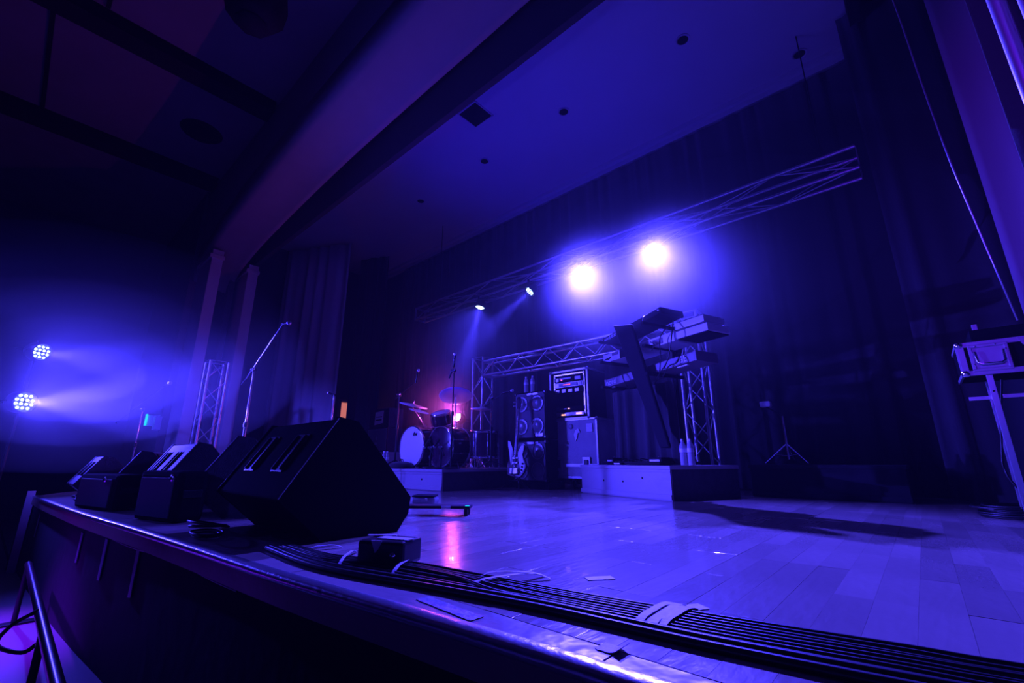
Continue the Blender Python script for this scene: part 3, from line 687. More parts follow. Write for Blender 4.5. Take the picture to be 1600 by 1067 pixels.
MB().cyl((0, 0, .03), (0, 0, PM.z - DR - .02), .016, n=8).build('pole', 'chrome', pl_); MB().lathe([(0, .03), (.12, .02), (.12, 0), (0, 0)], n=20).build('base_plate', 'blackmetal', pl_)
# short mic stands among the drums
for i, (px, py, lab) in enumerate(((668, 726, 'short black mic stand in front of the white bass drum'), (760, 728, 'short black mic stand near the floor tom'), )):
    x = on(px, py, 1, 4.2).x if i == 0 else -5.22
    stand(lab, (x, 4.25, DR + .003), (x, 4.25, DR + .30), ((x + .10, 4.22, DR + .20), (x - .12, 4.30, DR + .42)), (-0.8, 0.2, -0.5), tripod=False, m='blackmetal', group='short mic stands on the drum riser')
t = thing('sandbag', 'dark lumpy bag lying at the left front of the drum riser', 'bag', (on(622, 726, 1, 4.22).x, 4.28, DR))
MB().lathe([(0, .11), (.08, .105), (.17, .075), (.22, .03), (.21, 0), (0, 0)], n=20).build('bag_body', 'velvet', t); MB().tube([(-.06, 0, .10), (-.03, 0, .14), (.03, 0, .14), (.06, 0, .10)], .008, 6).build('handle', 'rubber', t)

# ================================================================== WATER BOTTLES
def bottle_proto(h=0.27):
    t = thing('water_bottle', 'clear plastic water bottle', 'bottle')
    r = 0.036; prof = [(0, 0), (r * .9, 0), (r, .01)]
    for k in range(6): z = .02 + k * .018; prof += [(r, z), (r * .93, z + .008)]
    prof += [(r, .13), (r, .175), (r * .96, .19), (r * .8, .215), (r * .45, .235), (.013, .243), (.013, .25)]
    MB().lathe([(a, b * h / .27) for a, b in prof], n=20).build('bottle_body', 'water', t)
    MB().lathe([(0, .27), (.0145, .27), (.0155, .25), (.0155, .243), (0, .243)], n=14).build('cap', 'white', t)
    MB().lathe([(r * 1.01, .133), (r * 1.015, .134), (r * 1.015, .172), (r * 1.01, .173)], n=20).build('label_band', 'white', t)
    return t
bp = bottle_proto(); used = [False]
def bottle(x, y, z, lab):
    o = bp if not used[0] else copy_tree(bp); used[0] = True
    o.location = (x, y, z); o['label'] = lab; o['group'] = 'water bottles'
kb_n = Vector((math.sin(-ang), math.cos(ang), 0)); kb_d = Vector((math.cos(ang), math.sin(ang), 0))
def kb(u, v, z=0): return A + kb_d * u + kb_n * v + Vector((0, 0, z))
def kpt(px, py, v):                                             # pixel -> point on the vertical plane v behind the riser front
    d = _F + _R * ((px - 800) / F_PX) + _U * ((533.5 - py) / F_PX); o = Vector((0, 0, EYE)); p0 = A + kb_n * v
    return o + d * ((p0 - o).dot(kb_n) / d.dot(kb_n))
p = kpt(1069, 722, .12); bottle(p.x, p.y, .357, 'left water bottle of the pair on the right front of the keyboard riser')
p = kpt(1081, 722, .13); bottle(p.x, p.y, .357, 'right water bottle of the pair on the right front of the keyboard riser')
p = on(597, 733, 1, 4.16); bottle(p.x, 4.18, DR + .002, 'left water bottle of the pair at the left end of the drum riser')
p = on(603, 733, 1, 4.25); bottle(p.x + .05, 4.22, DR + .002, 'right water bottle of the pair at the left end of the drum riser')

# ================================================================== BACKLINE
CY = 5.30
def fourbyten(label, x0, x1, z0, z1, D=0.42):
    W = x1 - x0; H = z1 - z0
    t = thing('bass_cabinet', label, 'speaker', ((x0 + x1) / 2, CY, z0), 0, 'stacked bass cabinets')
    m_ = MB(); m_.box((0, D / 2 + .03, H / 2), (W, D, H), bev=.015); m_.build('cabinet', 'tolex', t)
    MB().box((0, 0.022, H / 2), (W - .05, 0.02, H - .05), bev=.004).build('baffle', 'grilleb', t)
    for sx in (-1, 1):
        for sz in (-1, 1):
            c = (sx * W * .245, 0.012, H / 2 + sz * H * .235)
            r = .118
            MB().lathe([(r, 0), (r, -.008), (r * .93, -.012), (r * .84, -.006), (r * .62, -.030), (r * .34, -.040), (0, -.044)], c=c, axis=(0, 1, 0), n=28).build('speaker_cone', 'cone', t)
            MB().lathe([(r * 1.0, -.004), (r * 1.04, -.012), (r * .96, -.014), (r * .94, -.006)], c=c, axis=(0, 1, 0), n=28).build('cone_ring', 'steel', t)
    MB().box((W * .1, .008, H - .045), (.22, .01, .03)).build('name_plate', 'steel', t)
    MB().box((W * .30, .006, .06), (.14, .01, .045)).build('badge', 'steel', t)
    for sx in (-1, 1):
        for sz in (0.03, H - .03): MB().box((sx * (W / 2 - .02), .03, sz), (.05, .05, .05), bev=.012).build('corner_cap', 'blackmetal', t)
    return t
X0, X1 = on(803, 700, 1, CY).x, on(853, 700, 1, CY).x
ZT = on(830, 611, 1, CY).z; ZM = on(830, 686, 1, CY).z
m_ = MB(); m_.box(((X0 + X1) / 2, CY + .25, .05), (X1 - X0, .40, .098)); tag(m_.build('cabinet_dolly', 'tolex'), 'low black dolly under the stacked bass cabinets', 'dolly')
fourbyten('lower bass cabinet of the stack behind the white and dark guitar', X0, X1, 0.10, ZM - .012)
fourbyten('upper bass cabinet of the stack, with water bottles on top', X0, X1, ZM, ZT)
for k, px in enumerate((821, 831)):
    p = on(px, 611, 1, CY + .12); bottle(p.x, CY + .14, ZT + .002, ('left', 'right')[k] + ' water bottle of the pair on top of the stacked bass cabinets')
# electric bass on its stand
GX = on(805, 700, 1, 5.02).x; gy = 5.02
t = thing('bass_guitar', 'dark electric bass with white scratchplates leaning on a stand before the cabinets', 'guitar', (GX, gy, 0.16))
t.rotation_euler = (math.radians(-7), math.radians(-1.5), 0)
f = lambda a, b, tt: (a, tt, b)
body = [(-.03, .02), (.05, .0), (.12, .03), (.185, .10), (.205, .17), (.175, .24), (.13, .30), (.135, .38), (.16, .44), (.145, .47), (.10, .46), (.06, .40), (.045, .37), (-.045, .37), (-.07, .42), (-.12, .52), (-.165, .56), (-.185, .53), (-.165, .45), (-.13, .36), (-.12, .28), (-.155, .20), (-.165, .12), (-.13, .05)]
bm_ = MB().prism(body, -.02, .02, f).build('body', 'shell', t); bv = bm_.modifiers.new('e', 'BEVEL'); bv.width = .008; bv.segments = 2; bv.limit_method = 'ANGLE'; bv.angle_limit = 1.0
MB().prism([(.045, .365), (.10, .455), (.155, .46), (.15, .40), (.13, .33), (.155, .25), (.19, .18), (.185, .12), (.14, .07), (.105, .10), (.085, .20), (.055, .27)], -.026, -.021, f).build('scratchplate', 'white', t)
MB().prism([(-.045, .20), (-.045, .37), (-.075, .44), (-.125, .53), (-.165, .545), (-.155, .46), (-.12, .36), (-.10, .26), (-.08, .18)], -.026, -.021, f).build('scratchplate', 'white', t)
MB().prism([(-.024, .33), (.024, .33), (.020, 1.02), (-.020, 1.02)], -.034, -.010, f).build('neck', 'wood', t)
m_ = MB()
for k in range(18): z = 1.0 - .60 * (1 - 0.93 ** k) / (1 - .93 ** 18); m_.box((0, -.0355, z), (.045, .002, .004))
tag(m_.build('frets', 'chrome', t), kind='stuff')
MB().prism([(-.022, 1.02), (.022, 1.02), (.045, 1.06), (.05, 1.13), (.03, 1.20), (-.02, 1.21), (-.045, 1.15), (-.04, 1.06)], -.030, -.012, f).build('headstock', 'shell', t)
for sx in (-1, 1):
    for z in (1.07, 1.13): m_ = MB(); m_.cyl((sx * .04, -.02, z), (sx * .085, -.02, z), .006, n=8); m_.box((sx * .09, -.02, z), (.012, .03, .022), bev=.004); m_.build('tuning_peg', 'chrome', t)
for z in (.285, .345 - .13): MB().box((0, -.026, z), (.11, .022, .032), bev=.005).build('pickup', 'chrome', t)
MB().box((0.0, -.036, .10), (.16, .035, .10), bev=.012).build('bridge_cover', 'chrome', t)
for k in range(4): MB().cyl((-.015 + k * .01, -.042, .10), (-.012 + k * .008, -.038, 1.03), .0016, n=5).build('string', 'chrome', t)
for z in (.20, .155, .11): MB().lathe([(0, -.02), (.012, -.018), (.014, 0)], c=(.145 + (z - .15) * .2, -.026, z), axis=(0, 1, 0), n=12).build('knob', 'plastic', t)
t = thing('guitar_stand', 'black folding stand under the electric bass', 'stand', (GX, gy + .02, 0))
MB().cyl((0, .05, .10), (0, .16, .62), .011, n=8).build('post', 'blackmetal', t)
for dx, dy in ((-.20, -.18), (.20, -.18), (0, .30)): MB().cyl((0, .06, .16), (dx, dy, .012), .009, n=8).build('leg', 'blackmetal', t)
m_ = MB(); m_.tube([(-.10, -.06, .17), (-.09, -.06, .13), (0, .05, .13), (.09, -.06, .13), (.10, -.06, .17)], .008, 6); m_.build('cradle', 'rubber', t)
# road case with casters, and the rack on it
RY = 5.60
def edgeframe(t, W, H, D, z0, r=.018, m='steel'):
    for sx in (-1, 1):
        MB().box((sx * (W / 2), 0, z0 + H / 2), (.03, .03, H), bev=.003).build('edge_strip', m, t)
    for z in (z0, z0 + H): MB().box((0, 0, z), (W, .03, .03), bev=.003).build('edge_strip', m, t)
    for sx in (-1, 1):
        for z in (z0, z0 + H): MB().lathe([(0, -.028), (.02, -.022), (.028, 0)], c=(sx * W / 2, 0, z), axis=(0, 1, 0), n=10).build('ball_corner', m, t)
        MB().box((sx * (W / 2), D / 2, z0 + H), (.028, D, .028)).build('edge_strip', m, t)
cx0, cx1 = on(858, 700, 1, RY).x, on(934, 700, 1, RY).x; W = cx1 - cx0; zc0 = on(895, 746, 1, RY).z; zc1 = on(890, 656, 1, RY).z
t = thing('road_case', 'scuffed road case on casters with stickers, under the equipment rack', 'case', ((cx0 + cx1) / 2, RY, 0))
D = .58
MB().box((0, D / 2 + .005, (zc0 + zc1) / 2), (W - .01, D, zc1 - zc0 - .01)).build('case_body', 'caseply', t)
edgeframe(t, W, zc1 - zc0, D, zc0)
MB().box((0, -.006, zc0 + .17), (W, .022, .045), bev=.003).build('lid_seam', 'steel', t)
for sx in (-.28, .28):
    MB().box((sx * W, -.012, zc0 + .19), (.13, .012, .20), bev=.008).build('latch_dish', 'steel', t)
    MB().box((sx * W, -.022, zc0 + .19), (.07, .02, .12), bev=.008).build('butterfly_latch', 'blackmetal', t)
MB().box((W * .36, -.006, zc1 - .13), (.10, .006, .12)).build('sticker', 'sticker', t)
MB().prism([(.02, -.0), (.05, .06), (.10, .09), (.13, .03), (.09, .02), (.07, -.06), (.04, -.10), (.03, -.04)], -.010, -.006, lambda a, b, tt: (a + .02, tt, zc1 - .22 + b)).build('sticker', 'sticker', t)
for x in (-.35, -.02): MB().lathe([(0, -.006), (.04, -.006), (.04, 0)], c=(x * W, 0, zc1 - .10), axis=(0, 1, 0), n=14).build('sticker', 'caseply', t)
for sx in (-1, 1):
    for y in (.09, D - .09):
        m_ = MB(); m_.lathe([(0, -.018), (.045, -.018), (.05, -.01), (.05, .01), (.045, .018), (0, .018)], c=(sx * (W / 2 - .12), y, .05), axis=(1, 0, 0), n=16); m_.build('caster', 'rubber', t)
        MB().box((sx * (W / 2 - .12), y, (zc0 + .06) / 2 + .03), (.06, .05, zc0 - .06), bev=.004).build('caster_fork', 'steel', t)
rx0, rx1 = on(861, 620, 1, RY).x, on(919, 620, 1, RY).x; W = rx1 - rx0; zr0 = zc1 + .018; zr1 = on(890, 579, 1, RY).z
t = thing('equipment_rack', 'open equipment rack in a metal-edged case on top of the road case', 'rack', ((rx0 + rx1) / 2 , RY, zr0))
H = zr1 - zr0
for sx in (-1, 1): MB().box((sx * (W / 2 - .01), .26, H / 2), (.02, .50, H)).build('side_wall', 'tolex', t)
for z in (.01, H - .01): MB().box((0, .26, z), (W, .50, .02)).build('shelf_wall', 'tolex', t)
MB().box((0, .50, H / 2), (W, .02, H)).build('rear_wall', 'tolex', t)
edgeframe(t, W, H, .5, 0)
m_ = MB()
for sx in (-1, 1): m_.box((sx * (W / 2 - .07), .02, H / 2), (.022, .02, H - .10))
for z in (.06, H - .05): m_.box((0, .02, z), (W - .12, .02, .022))
m_.build('rack_rail', 'alu', t)
def unit(z, h, m, dets):
    u = MB().box((0, .10, z), (W - .16, .22, h), bev=.004).build('rack_unit', m, t)
    for dx, dz, w_, h_, mm, nm in dets: MB().box((dx, -.016, z + dz), (w_, .012, h_), bev=.001).build(nm, mm, u)
    return u
unit(H - .13, .075, 'tolex', [(.18, 0, .10, .05, 'white', 'panel'), (-.12, -.005, .02, .016, 'red', 'indicator'), (-.05, .012, .22, .03, 'blackmetal', 'display'), (-.2, 0, .05, .05, 'steel', 'panel')])
unit(H - .215, .075, 'steel', [(-.02, 0, .14, .014, 'red', 'indicator'), (.0, .0, .34, .05, 'plastic', 'display'), (.22, 0, .05, .06, 'white', 'panel')])
unit(H - .31, .075, 'tolex', [(-.20, 0, .07, .05, 'steel', 'panel'), (-.08, 0, .07, .05, 'steel', 'panel'), (.04, 0, .07, .05, 'steel', 'panel'), (.16, 0, .07, .05, 'steel', 'panel')])
unit(.15, .06, 'tolex', [(0, 0, .03, .014, 'amber', 'indicator'), (-.1, 0, .12, .01, 'steel', 'panel')])
unit(.07, .05, 'steel', [(-.10, -.01, .07, .02, 'amber', 'indicator'), (.18, .0, .09, .024, 'amber', 'indicator'), (.05, 0, .10, .03, 'white', 'panel')])
# amp stack far left of drums
ay = 5.2
def amp_at(px, py): return on(px, py, 1, ay)
ax0, ax1 = amp_at(573, 680).x, amp_at(604, 680).x; az0, az1, az2 = amp_at(590, 706).z, amp_at(590, 668).z, amp_at(590, 639).z
t = thing('amp_crate', 'dark crate carrying the guitar amplifier stack left of the drums', 'crate', ((ax0 + ax1) / 2, ay, 0))
MB().box((0, .22, az0 / 2), (ax1 - ax0, .42, az0 - .004), bev=.01).build('crate_body', 'caseply', t); MB().box((0, .0, az0 / 2), (.14, .02, .05), bev=.004).build('handle', 'steel', t)
t = thing('guitar_cabinet', 'dark guitar speaker cabinet under the amplifier head left of the drums', 'speaker', ((ax0 + ax1) / 2, ay, az0))
MB().box((0, .20, (az1 - az0) / 2), (ax1 - ax0, .36, az1 - az0 - .004), bev=.015).build('cabinet', 'shell', t)
MB().box((0, .016, (az1 - az0) / 2), (ax1 - ax0 - .05, .02, az1 - az0 - .06)).build('grille', 'grilleb', t)
m_ = MB(); m_.box((.02, .004, .28), (.03, .006, .08)); m_.box((.0, .004, .17), (.10, .006, .05)); m_.build('badge', 'steel', t)
t = thing('amplifier_head', 'amplifier head with bright slanted panel on the guitar cabinet', 'amplifier', ((ax0 + ax1) / 2, ay, az1))
MB().box((0, .20, (az2 - az1) / 2), (ax1 - ax0, .34, az2 - az1), bev=.015).build('cabinet', 'shell', t)
hh = az2 - az1
MB().prism([(-.13, .06), (.16, .09), (.17, hh - .05), (-.12, hh - .07)], 0.012, .028, lambda a, b, tt: (a, tt, b)).build('control_panel', 'white', t)
m_ = MB(); m_.box((.03, .010, hh * .40), (.22, .01, .022)); m_.box((.04, .010, hh * .56), (.22, .01, .016)); m_.build('vent_slot', 'plastic', t)
# ================================================================== KEYBOARDS
KZ = 0.357
def keyboard(label, pl_px, pr_px, zt, D, m, v=0.20, dark=None, H=.12):
    """back edge from pixel pl_px to pr_px (bottom corners) on the plane v behind the riser front"""
    a = kpt(*pl_px, v); b = kpt(*pr_px, v); L = (b - a).length
    t = thing('keyboard', label, 'keyboard', a, 0, 'stage keyboards on the stand')
    e = (b - a).normalized(); up = (kb_n.cross(e) * -1); up = e.cross(kb_n); 
    if up.z < 0: up = -up
    R = Matrix((e, kb_n, up)).transposed()
    t.rotation_euler = R.to_euler()
    MB().box((L / 2, D / 2, H / 2), (L, D, H), bev=.012).build('case', m, t)
    MB().box((L / 2, D * .62, H + .006), (L - .12, D * .42, .014)).build('key_bed', 'plastic', t)
    nk = 36
    m_ = MB()
    for k in range(nk): m_.box((.07 + (L - .14) * (k + .5) / nk, D * .72, H + .016), ((L - .14) / nk - .002, D * .36, .012))
    tag(m_.build('white_keys', 'white', t), kind='stuff')
    for x in (.012, L - .012): MB().box((x, D / 2, H / 2), (.030, D + .01, H + .012), bev=.008).build('end_cheek', m, t)
    return t, L, R
k3, L3_, R3 = keyboard('lowest and longest keyboard of the stack, with pale lettering on its back', (946, 606), (1089, 562), 0, .34, 'keyred', H=.105)
text('nord', .10, 'white', k3, (.03, -.004, .022), (PI / 2, 0, 0))
text('STAGE', .10, 'white', k3, (L3_ - .42, -.004, .022), (PI / 2, 0, 0))
MB().box((L3_ * .74, -.006, .05), (.36, .006, .075)).build('rear_plate', 'keyred', k3)
MB().box((L3_ - .20, .01, -.02), (.14, .03, .012)).build('rubber_foot', 'white', k3)
MB().box((.14, .01, -.02), (.09, .03, .012)).build('rubber_foot', 'white', k3)
k2, L2_, R2 = keyboard('middle white-backed keyboard of the stack', (944, 568), (1054, 532), 0, .36, 'keywhite', H=.115)
MB().prism([(.02, .035), (.10, .028), (.15, .05), (.14, .06), (.03, .05)], -.012, -.002, lambda a, b, tt: (a, tt, b)).build('cable_hook', 'plastic', k2)
MB().box((.24, -.006, .085), (.12, .008, .04), bev=.004).build('side_screen', 'keyred', k2)
MB().box((.50, -.004, .06), (.34, .008, .118)).build('dark_panel', 'keydark', k2)
MB().box((.99, -.006, .05), (.15, .008, .07), bev=.004).build('rear_screen', 'keyred', k2)
k1, L1_, R1 = keyboard('top dark keyboard tilted above the stack', (943, 536), (1033, 488), 0, .38, 'keydark', H=.07)
text('nord 800', .065, 'white', k1, (.03, -.004, .010), (PI / 2, 0, 0))
m_ = MB(); m_.tube([(L1_ - .30, -.012, .01), (L1_ - .28, -.015, .05), (L1_ - .22, -.015, .062), (L1_ - .02, -.015, .062)], .004, 6); m_.build('bright_edge', 'chrome', k1)
MB().box((L1_ - .03, -.008, .05), (.03, .012, .03), bev=.004).build('end_cap', 'chrome', k1)
# small module right, between the top and the middle keyboards
a = kpt(1054, 517, .20)
t = thing('sound_module', 'small pale box wedged between the top and middle keyboards', 'module', a, ang)
MB().box((.20, .17, .045), (.40, .34, .075), bev=.008).build('case', 'keywhite', t); MB().box((.20, .17, .09), (.36, .30, .01), bev=.002).build('top_plate', 'keydark', t)
a = kpt(1056, 531, .20)
t = thing('sound_module', 'pale box at the right end of the middle keyboard', 'module', a + Vector((0, 0, .0)), ang)
MB().box((.22, .18, .05), (.42, .36, .085), bev=.008).build('case', 'keywhite', t); MB().box((.22, .18, .0), (.40, .34, .01), bev=.002).build('bottom_plate', 'keydark', t)
# stand: slanted fin posts, arms
t = thing('keyboard_stand', 'black keyboard stand with a broad slanting post', 'stand', (0, 0, 0))
c1a, c1b, c2a, c2b = kpt(957, 508, .06), kpt(986, 506, .06), kpt(1030, 700, .08), kpt(1046, 700, .08)
m_ = MB()
for yy in (0,):
    n_ = kb_n * .05
    vs_ = [c1a, c1b, c2b, c2a]; vs_ = vs_ + [v + n_ for v in vs_]
    m_.add(vs_, [(0, 1, 2, 3), (7, 6, 5, 4), (0, 4, 5, 1), (1, 5, 6, 2), (2, 6, 7, 3), (3, 7, 4, 0)])
o = m_.build('slanted_post', 'keydark', t); bv = o.modifiers.new('e', 'BEVEL'); bv.width = .02; bv.segments = 3
d1, d2 = kb(1.35, .62, 2.0), kb(.85, .62, KZ + .02)
m_ = MB(); m_.cyl(d1, d2, .035, n=12); m_.build('slanted_post', 'keydark', t)
for z in (1.345, 1.68, 1.96):
    for u in (.45, 1.25):
        MB().box(kb(u, .36, z + .0 + (u - .45) * .06), (.05, .62, .035), rot=Euler((0, 0, ang)), bev=.006).build('arm', 'keydark', t)
for u in (.50, 1.20): m_ = MB(); m_.cyl(kb(u, .60, KZ + .03), kb(u, .60, 1.98), .022, n=10); m_.build('upright', 'keydark', t)
MB().box(kb(.85, .40, KZ + .022), (1.0, .70, .035), rot=Euler((0, 0, ang)), bev=.01).build('base', 'keydark', t)
# black cloth around the stand
cl = curtain('cloth_skirt', 'velvet', kb(.34, .30).xy, kb(1.42, .30).xy, KZ + .01, 1.30, .045, .24, 6, 5)
tag(cl, 'black cloth hanging under the keyboards to the riser', 'cloth')
# dangling keyboard cables
def cable(label, pts, r=.006, group=None, name='cable', m='rubber', k=6):
    o = MB().tube(smooth_path(pts, k), r, 6).build(name, m); return tag(o, label, 'cable', group)
for i, (pp, ) in enumerate((([(1052, 500, .16), (1050, 520, .08), (1047, 545, .08), (1042, 565, .10), (1030, 585, .14), (1023, 600, .2)],), ([(1047, 508, .17), (1038, 516, .10), (1031, 530, .12), (1032, 560, .12), (1030, 590, .18)],), ([(1016, 534, .17), (1022, 538, .12), (1018, 548, .14)],), ([(1062, 552, .16), (1058, 566, .1), (1045, 572, .12), (1036, 588, .16)],), ([(972, 580, .17), (974, 592, .12), (980, 604, .16)],))):
    cable(('long black cable hanging from the right end of the top keyboard', 'black cable looping over the middle keyboard to the lowest one', 'very short black lead on the back of the middle keyboard', 'black lead across the lettering of the lowest keyboard', 'short black lead at the left end of the lowest keyboard')[i], [kpt(x, y, v) for x, y, v in pp], .007, 'cables behind the keyboards')
# pedals and leads on the keyboard riser
def pedal(label, px, py, v, sx, sy, sz, plate=True):
    p = kpt(px, py, v); t = thing('effect_pedal', label, 'pedal', (p.x, p.y, KZ), ang, 'pedals and boxes on the keyboard riser')
    MB().box((0, 0, sz / 2), (sx, sy, sz), bev=.006).build('casing', 'keydark', t)
    if plate: MB().box((0, -sy / 2 - .002, sz / 2), (sx * .75, .006, sz * .45)).build('plate', 'sticker', t)
    m_ = MB(); m_.lathe([(0, .012), (.010, .010), (.012, 0)], c=(0, 0, sz), n=10); m_.build('footswitch', 'chrome', t)
pedal('small box with a pale front plate at the left of the keyboard riser', 960, 720, .16, .12, .14, .085)
pedal('low box with a pale stripe in front of the left one on the riser', 968, 724, .05, .14, .08, .03)
pedal('wider grey box in the middle of the keyboard riser', 1030, 718, .20, .20, .14, .085)
for i in range(5):
    u0 = .38 + i * .14
    cable('loose black cable lying between the pedals on the keyboard riser', [kb(u0, .14 + .02 * i, KZ + .012), kb(u0 + .08, .08, KZ + .03 + .01 * i), kb(u0 + .16, .20, KZ + .05), kb(u0 + .26, .12, KZ + .012), kb(u0 + .34, .22, KZ + .012)], .006, 'loose cables on the keyboard riser')
# ================================================================== RIGHT SIDE
sy = 6.3
p = on(1221, 650, 1, sy)
t = thing('tripod_stand', 'small chrome tripod with a pale pad, alone in the dark right of the keyboards', 'stand', (p.x + .01, sy, .362))
h_ = p.z - .362
MB().cyl((0, 0, .06), (0, 0, h_), .014, n=10).build('post', 'chrome', t)
for k in range(3):
    a = -.6 + k * 2 * PI / 3
    MB().cyl((0, 0, h_ * .42), (.26 * math.cos(a), .26 * math.sin(a), .012), .010, n=8).build('leg', 'chrome', t); MB().cyl((0, 0, .10), (.15 * math.cos(a), .15 * math.sin(a), h_ * .20), .006, n=6).build('strut', 'chrome', t)
q0 = on(1197, 632, 1, sy)
MB().box((q0.x - p.x - .01, -.02, q0.z - .362), (.12, .10, .07), bev=.015).build('pad', 'sticker', t)
MB().cyl((0, 0, h_), (q0.x - p.x - .01, -.02, q0.z - .362 - .03), .008, n=8).build('arm', 'blackmetal', t)
# flight case on steel legs
fy = 4.55
fa = on(1493, 537, 1, fy); fb = on(1506, 588, 1, fy)
X_0 = fb.x - .0; z1_ = fa.z - .005; z0_ = fb.z; W = 1.0; Dp = .45
t = thing('flight_case', 'metal-edged flight case on steel legs at the right edge', 'case', (X_0 + W / 2, fy, z0_))
H = z1_ - z0_
MB().box((0, Dp / 2 + .004, H / 2), (W - .008, Dp, H - .008)).build('case_body', 'tolex', t)
for z in (.016, H - .016): MB().box((0, 0, z), (W, .012, .036), bev=.002).build('edge_strip', 'steel', t); 
for z in (.012, H - .012): MB().box((-W / 2, Dp / 2, z), (.014, Dp, .028), bev=.002).build('edge_strip', 'steel', t)
MB().box((-W / 2 + .018, 0, H / 2), (.036, .014, H), bev=.002).build('edge_strip', 'steel', t)
MB().box((-W / 2, .016, H / 2), (.014, .036, H), bev=.002).build('edge_strip', 'steel', t)
MB().box((0, Dp / 2, .002), (W - .04, Dp - .04, .004)).build('bottom_board', 'tolex', t)
MB().lathe([(0, -.022), (.018, -.018), (.026, 0)], c=(-W / 2 + .014, 0, .016), axis=(0, 1, 0), n=12).build('ball_corner', 'chrome', t)
MB().lathe([(0, -.022), (.018, -.018), (.026, 0)], c=(-W / 2 + .014, 0, H - .016), axis=(0, 1, 0), n=12).build('ball_corner', 'chrome', t)
hx = -W / 2 + .155
m_ = MB(); 
for dx, dz, w_, h__ in ((0, H * .36, .20, .022), (0, -H * .36, .20, .022), (-.09, 0, .022, H * .72), (.09, 0, .022, H * .72)): m_.box((hx + dx, -.006, H / 2 + dz), (w_, .014, h__), bev=.004)
m_.build('handle_dish', 'steel', t)
MB().box((hx, .004, H / 2), (.16, .010, H * .66)).build('dish_pan', 'steel', t)
m_ = MB(); m_.tube([(hx - .07, -.018, H / 2 + .045), (hx - .068, -.026, H / 2 - .03), (hx - .05, -.03, H / 2 - .048), (hx + .05, -.03, H / 2 - .048), (hx + .068, -.026, H / 2 - .03), (hx + .07, -.018, H / 2 + .045)], .008, 8); m_.build('spring_handle', 'chrome', t)
for dx, dz in ((-.06, .35), (.04, .36), (-.085, -.2), (.085, .2)): MB().lathe([(0, -.004), (.005, -.003), (.006, 0)], c=(hx + dx, -.013, H / 2 + dz * H), axis=(0, 1, 0), n=8).build('rivet', 'chrome', t)
MB().prism([(.0, 0), (.10, .0), (.10, -.07), (.06, -.075), (.02, -.05)], -.012, -.002, lambda a, b, tt: (hx + .15 + a, tt, H - .006 + b)).build('latch_plate', 'steel', t)
# dark box and gear on the case
t = thing('equipment_box', 'dark low box on top of the flight case', 'box', (X_0 + .50, fy + .22, z0_ + H + .012))
MB().box((0, 0, .045), (.82, .32, .09), bev=.01).build('box_body', 'tolex', t)
m_ = MB()
for k in range(3): m_.lathe([(0, .006), (.004, .004), (.004, 0)], c=(-.39 + k * 0, -.15 + k * .02, .09 + k * .012), n=6)
MB().box((-.37, -.13, .11), (.03, .03, .05), bev=.004).build('plug', 'steel', t)
# steel legs under it
t = thing('case_stand', 'pale square-tube steel stand under the flight case', 'stand', (X_0 + W / 2, fy, 0))
lx = on(1547, 592, 1, fy + .03).x - (X_0 + W / 2)
MB().box((lx, .03, z0_ / 2), (.034, .03, z0_ - .004), bev=.002).build('leg', 'alu', t)
MB().cyl((lx, .012, z0_ - .12), (lx, .015, z0_ - .118), .007, n=8).build('pin_hole', 'plastic', t)
MB().box((lx + .02 , .40, z0_ / 2), (.030, .03, z0_ - .004), bev=.002).build('leg', 'alu', t)
MB().box((lx + .70, .03, z0_ / 2), (.034, .03, z0_ - .004), bev=.002).build('leg', 'alu', t)
MB().box((lx - .07, .05, z0_ - .16), (.12, .02, .026), bev=.002).build('cross_bar', 'alu', t)
MB().box((lx + .36, .05, z0_ - .155), (.64, .02, .026), bev=.002).build('cross_bar', 'alu', t)
# cable coils on the floor beneath, hanging cable
for i in range(7):
    cx, cy = .50 + .02 * math.sin(i * 2.1), 5.0 + .02 * i; r = .20 + .025 * math.sin(i * 1.7)
    pts = [(cx + r * math.cos(a) * 1.25, cy + r * math.sin(a), .010 + .011 * i + .004 * math.sin(3 * a)) for a in [k * 2 * PI / 16 for k in range(16)]]
    cable('black cable coiled on the floor below the flight case', pts, .007, 'coiled cables under the flight case', k=2)
cable('loop of black cable hanging below the flight case behind its leg', [(X_0 + .20, fy + .2, z0_ - .02), (X_0 + .12, fy + .25, .55), (X_0 + .10, fy + .25, .30), (X_0 + .22, fy + .22, .12), (X_0 + .45, fy + .2, .03)], .008)
hp = [on(1393, -6, 1, 4.2), on(1413, 50, 1, 4.2), on(1440, 130, 1, 4.2), on(1482, 245, 1, 4.2), on(1530, 360, 1, 4.25), on(1560, 430, 1, 4.3), on(1590, 500, 1, 4.5)]
cable('long thin cable sweeping down the dark right side to the flight case', hp, .006, m='alu')

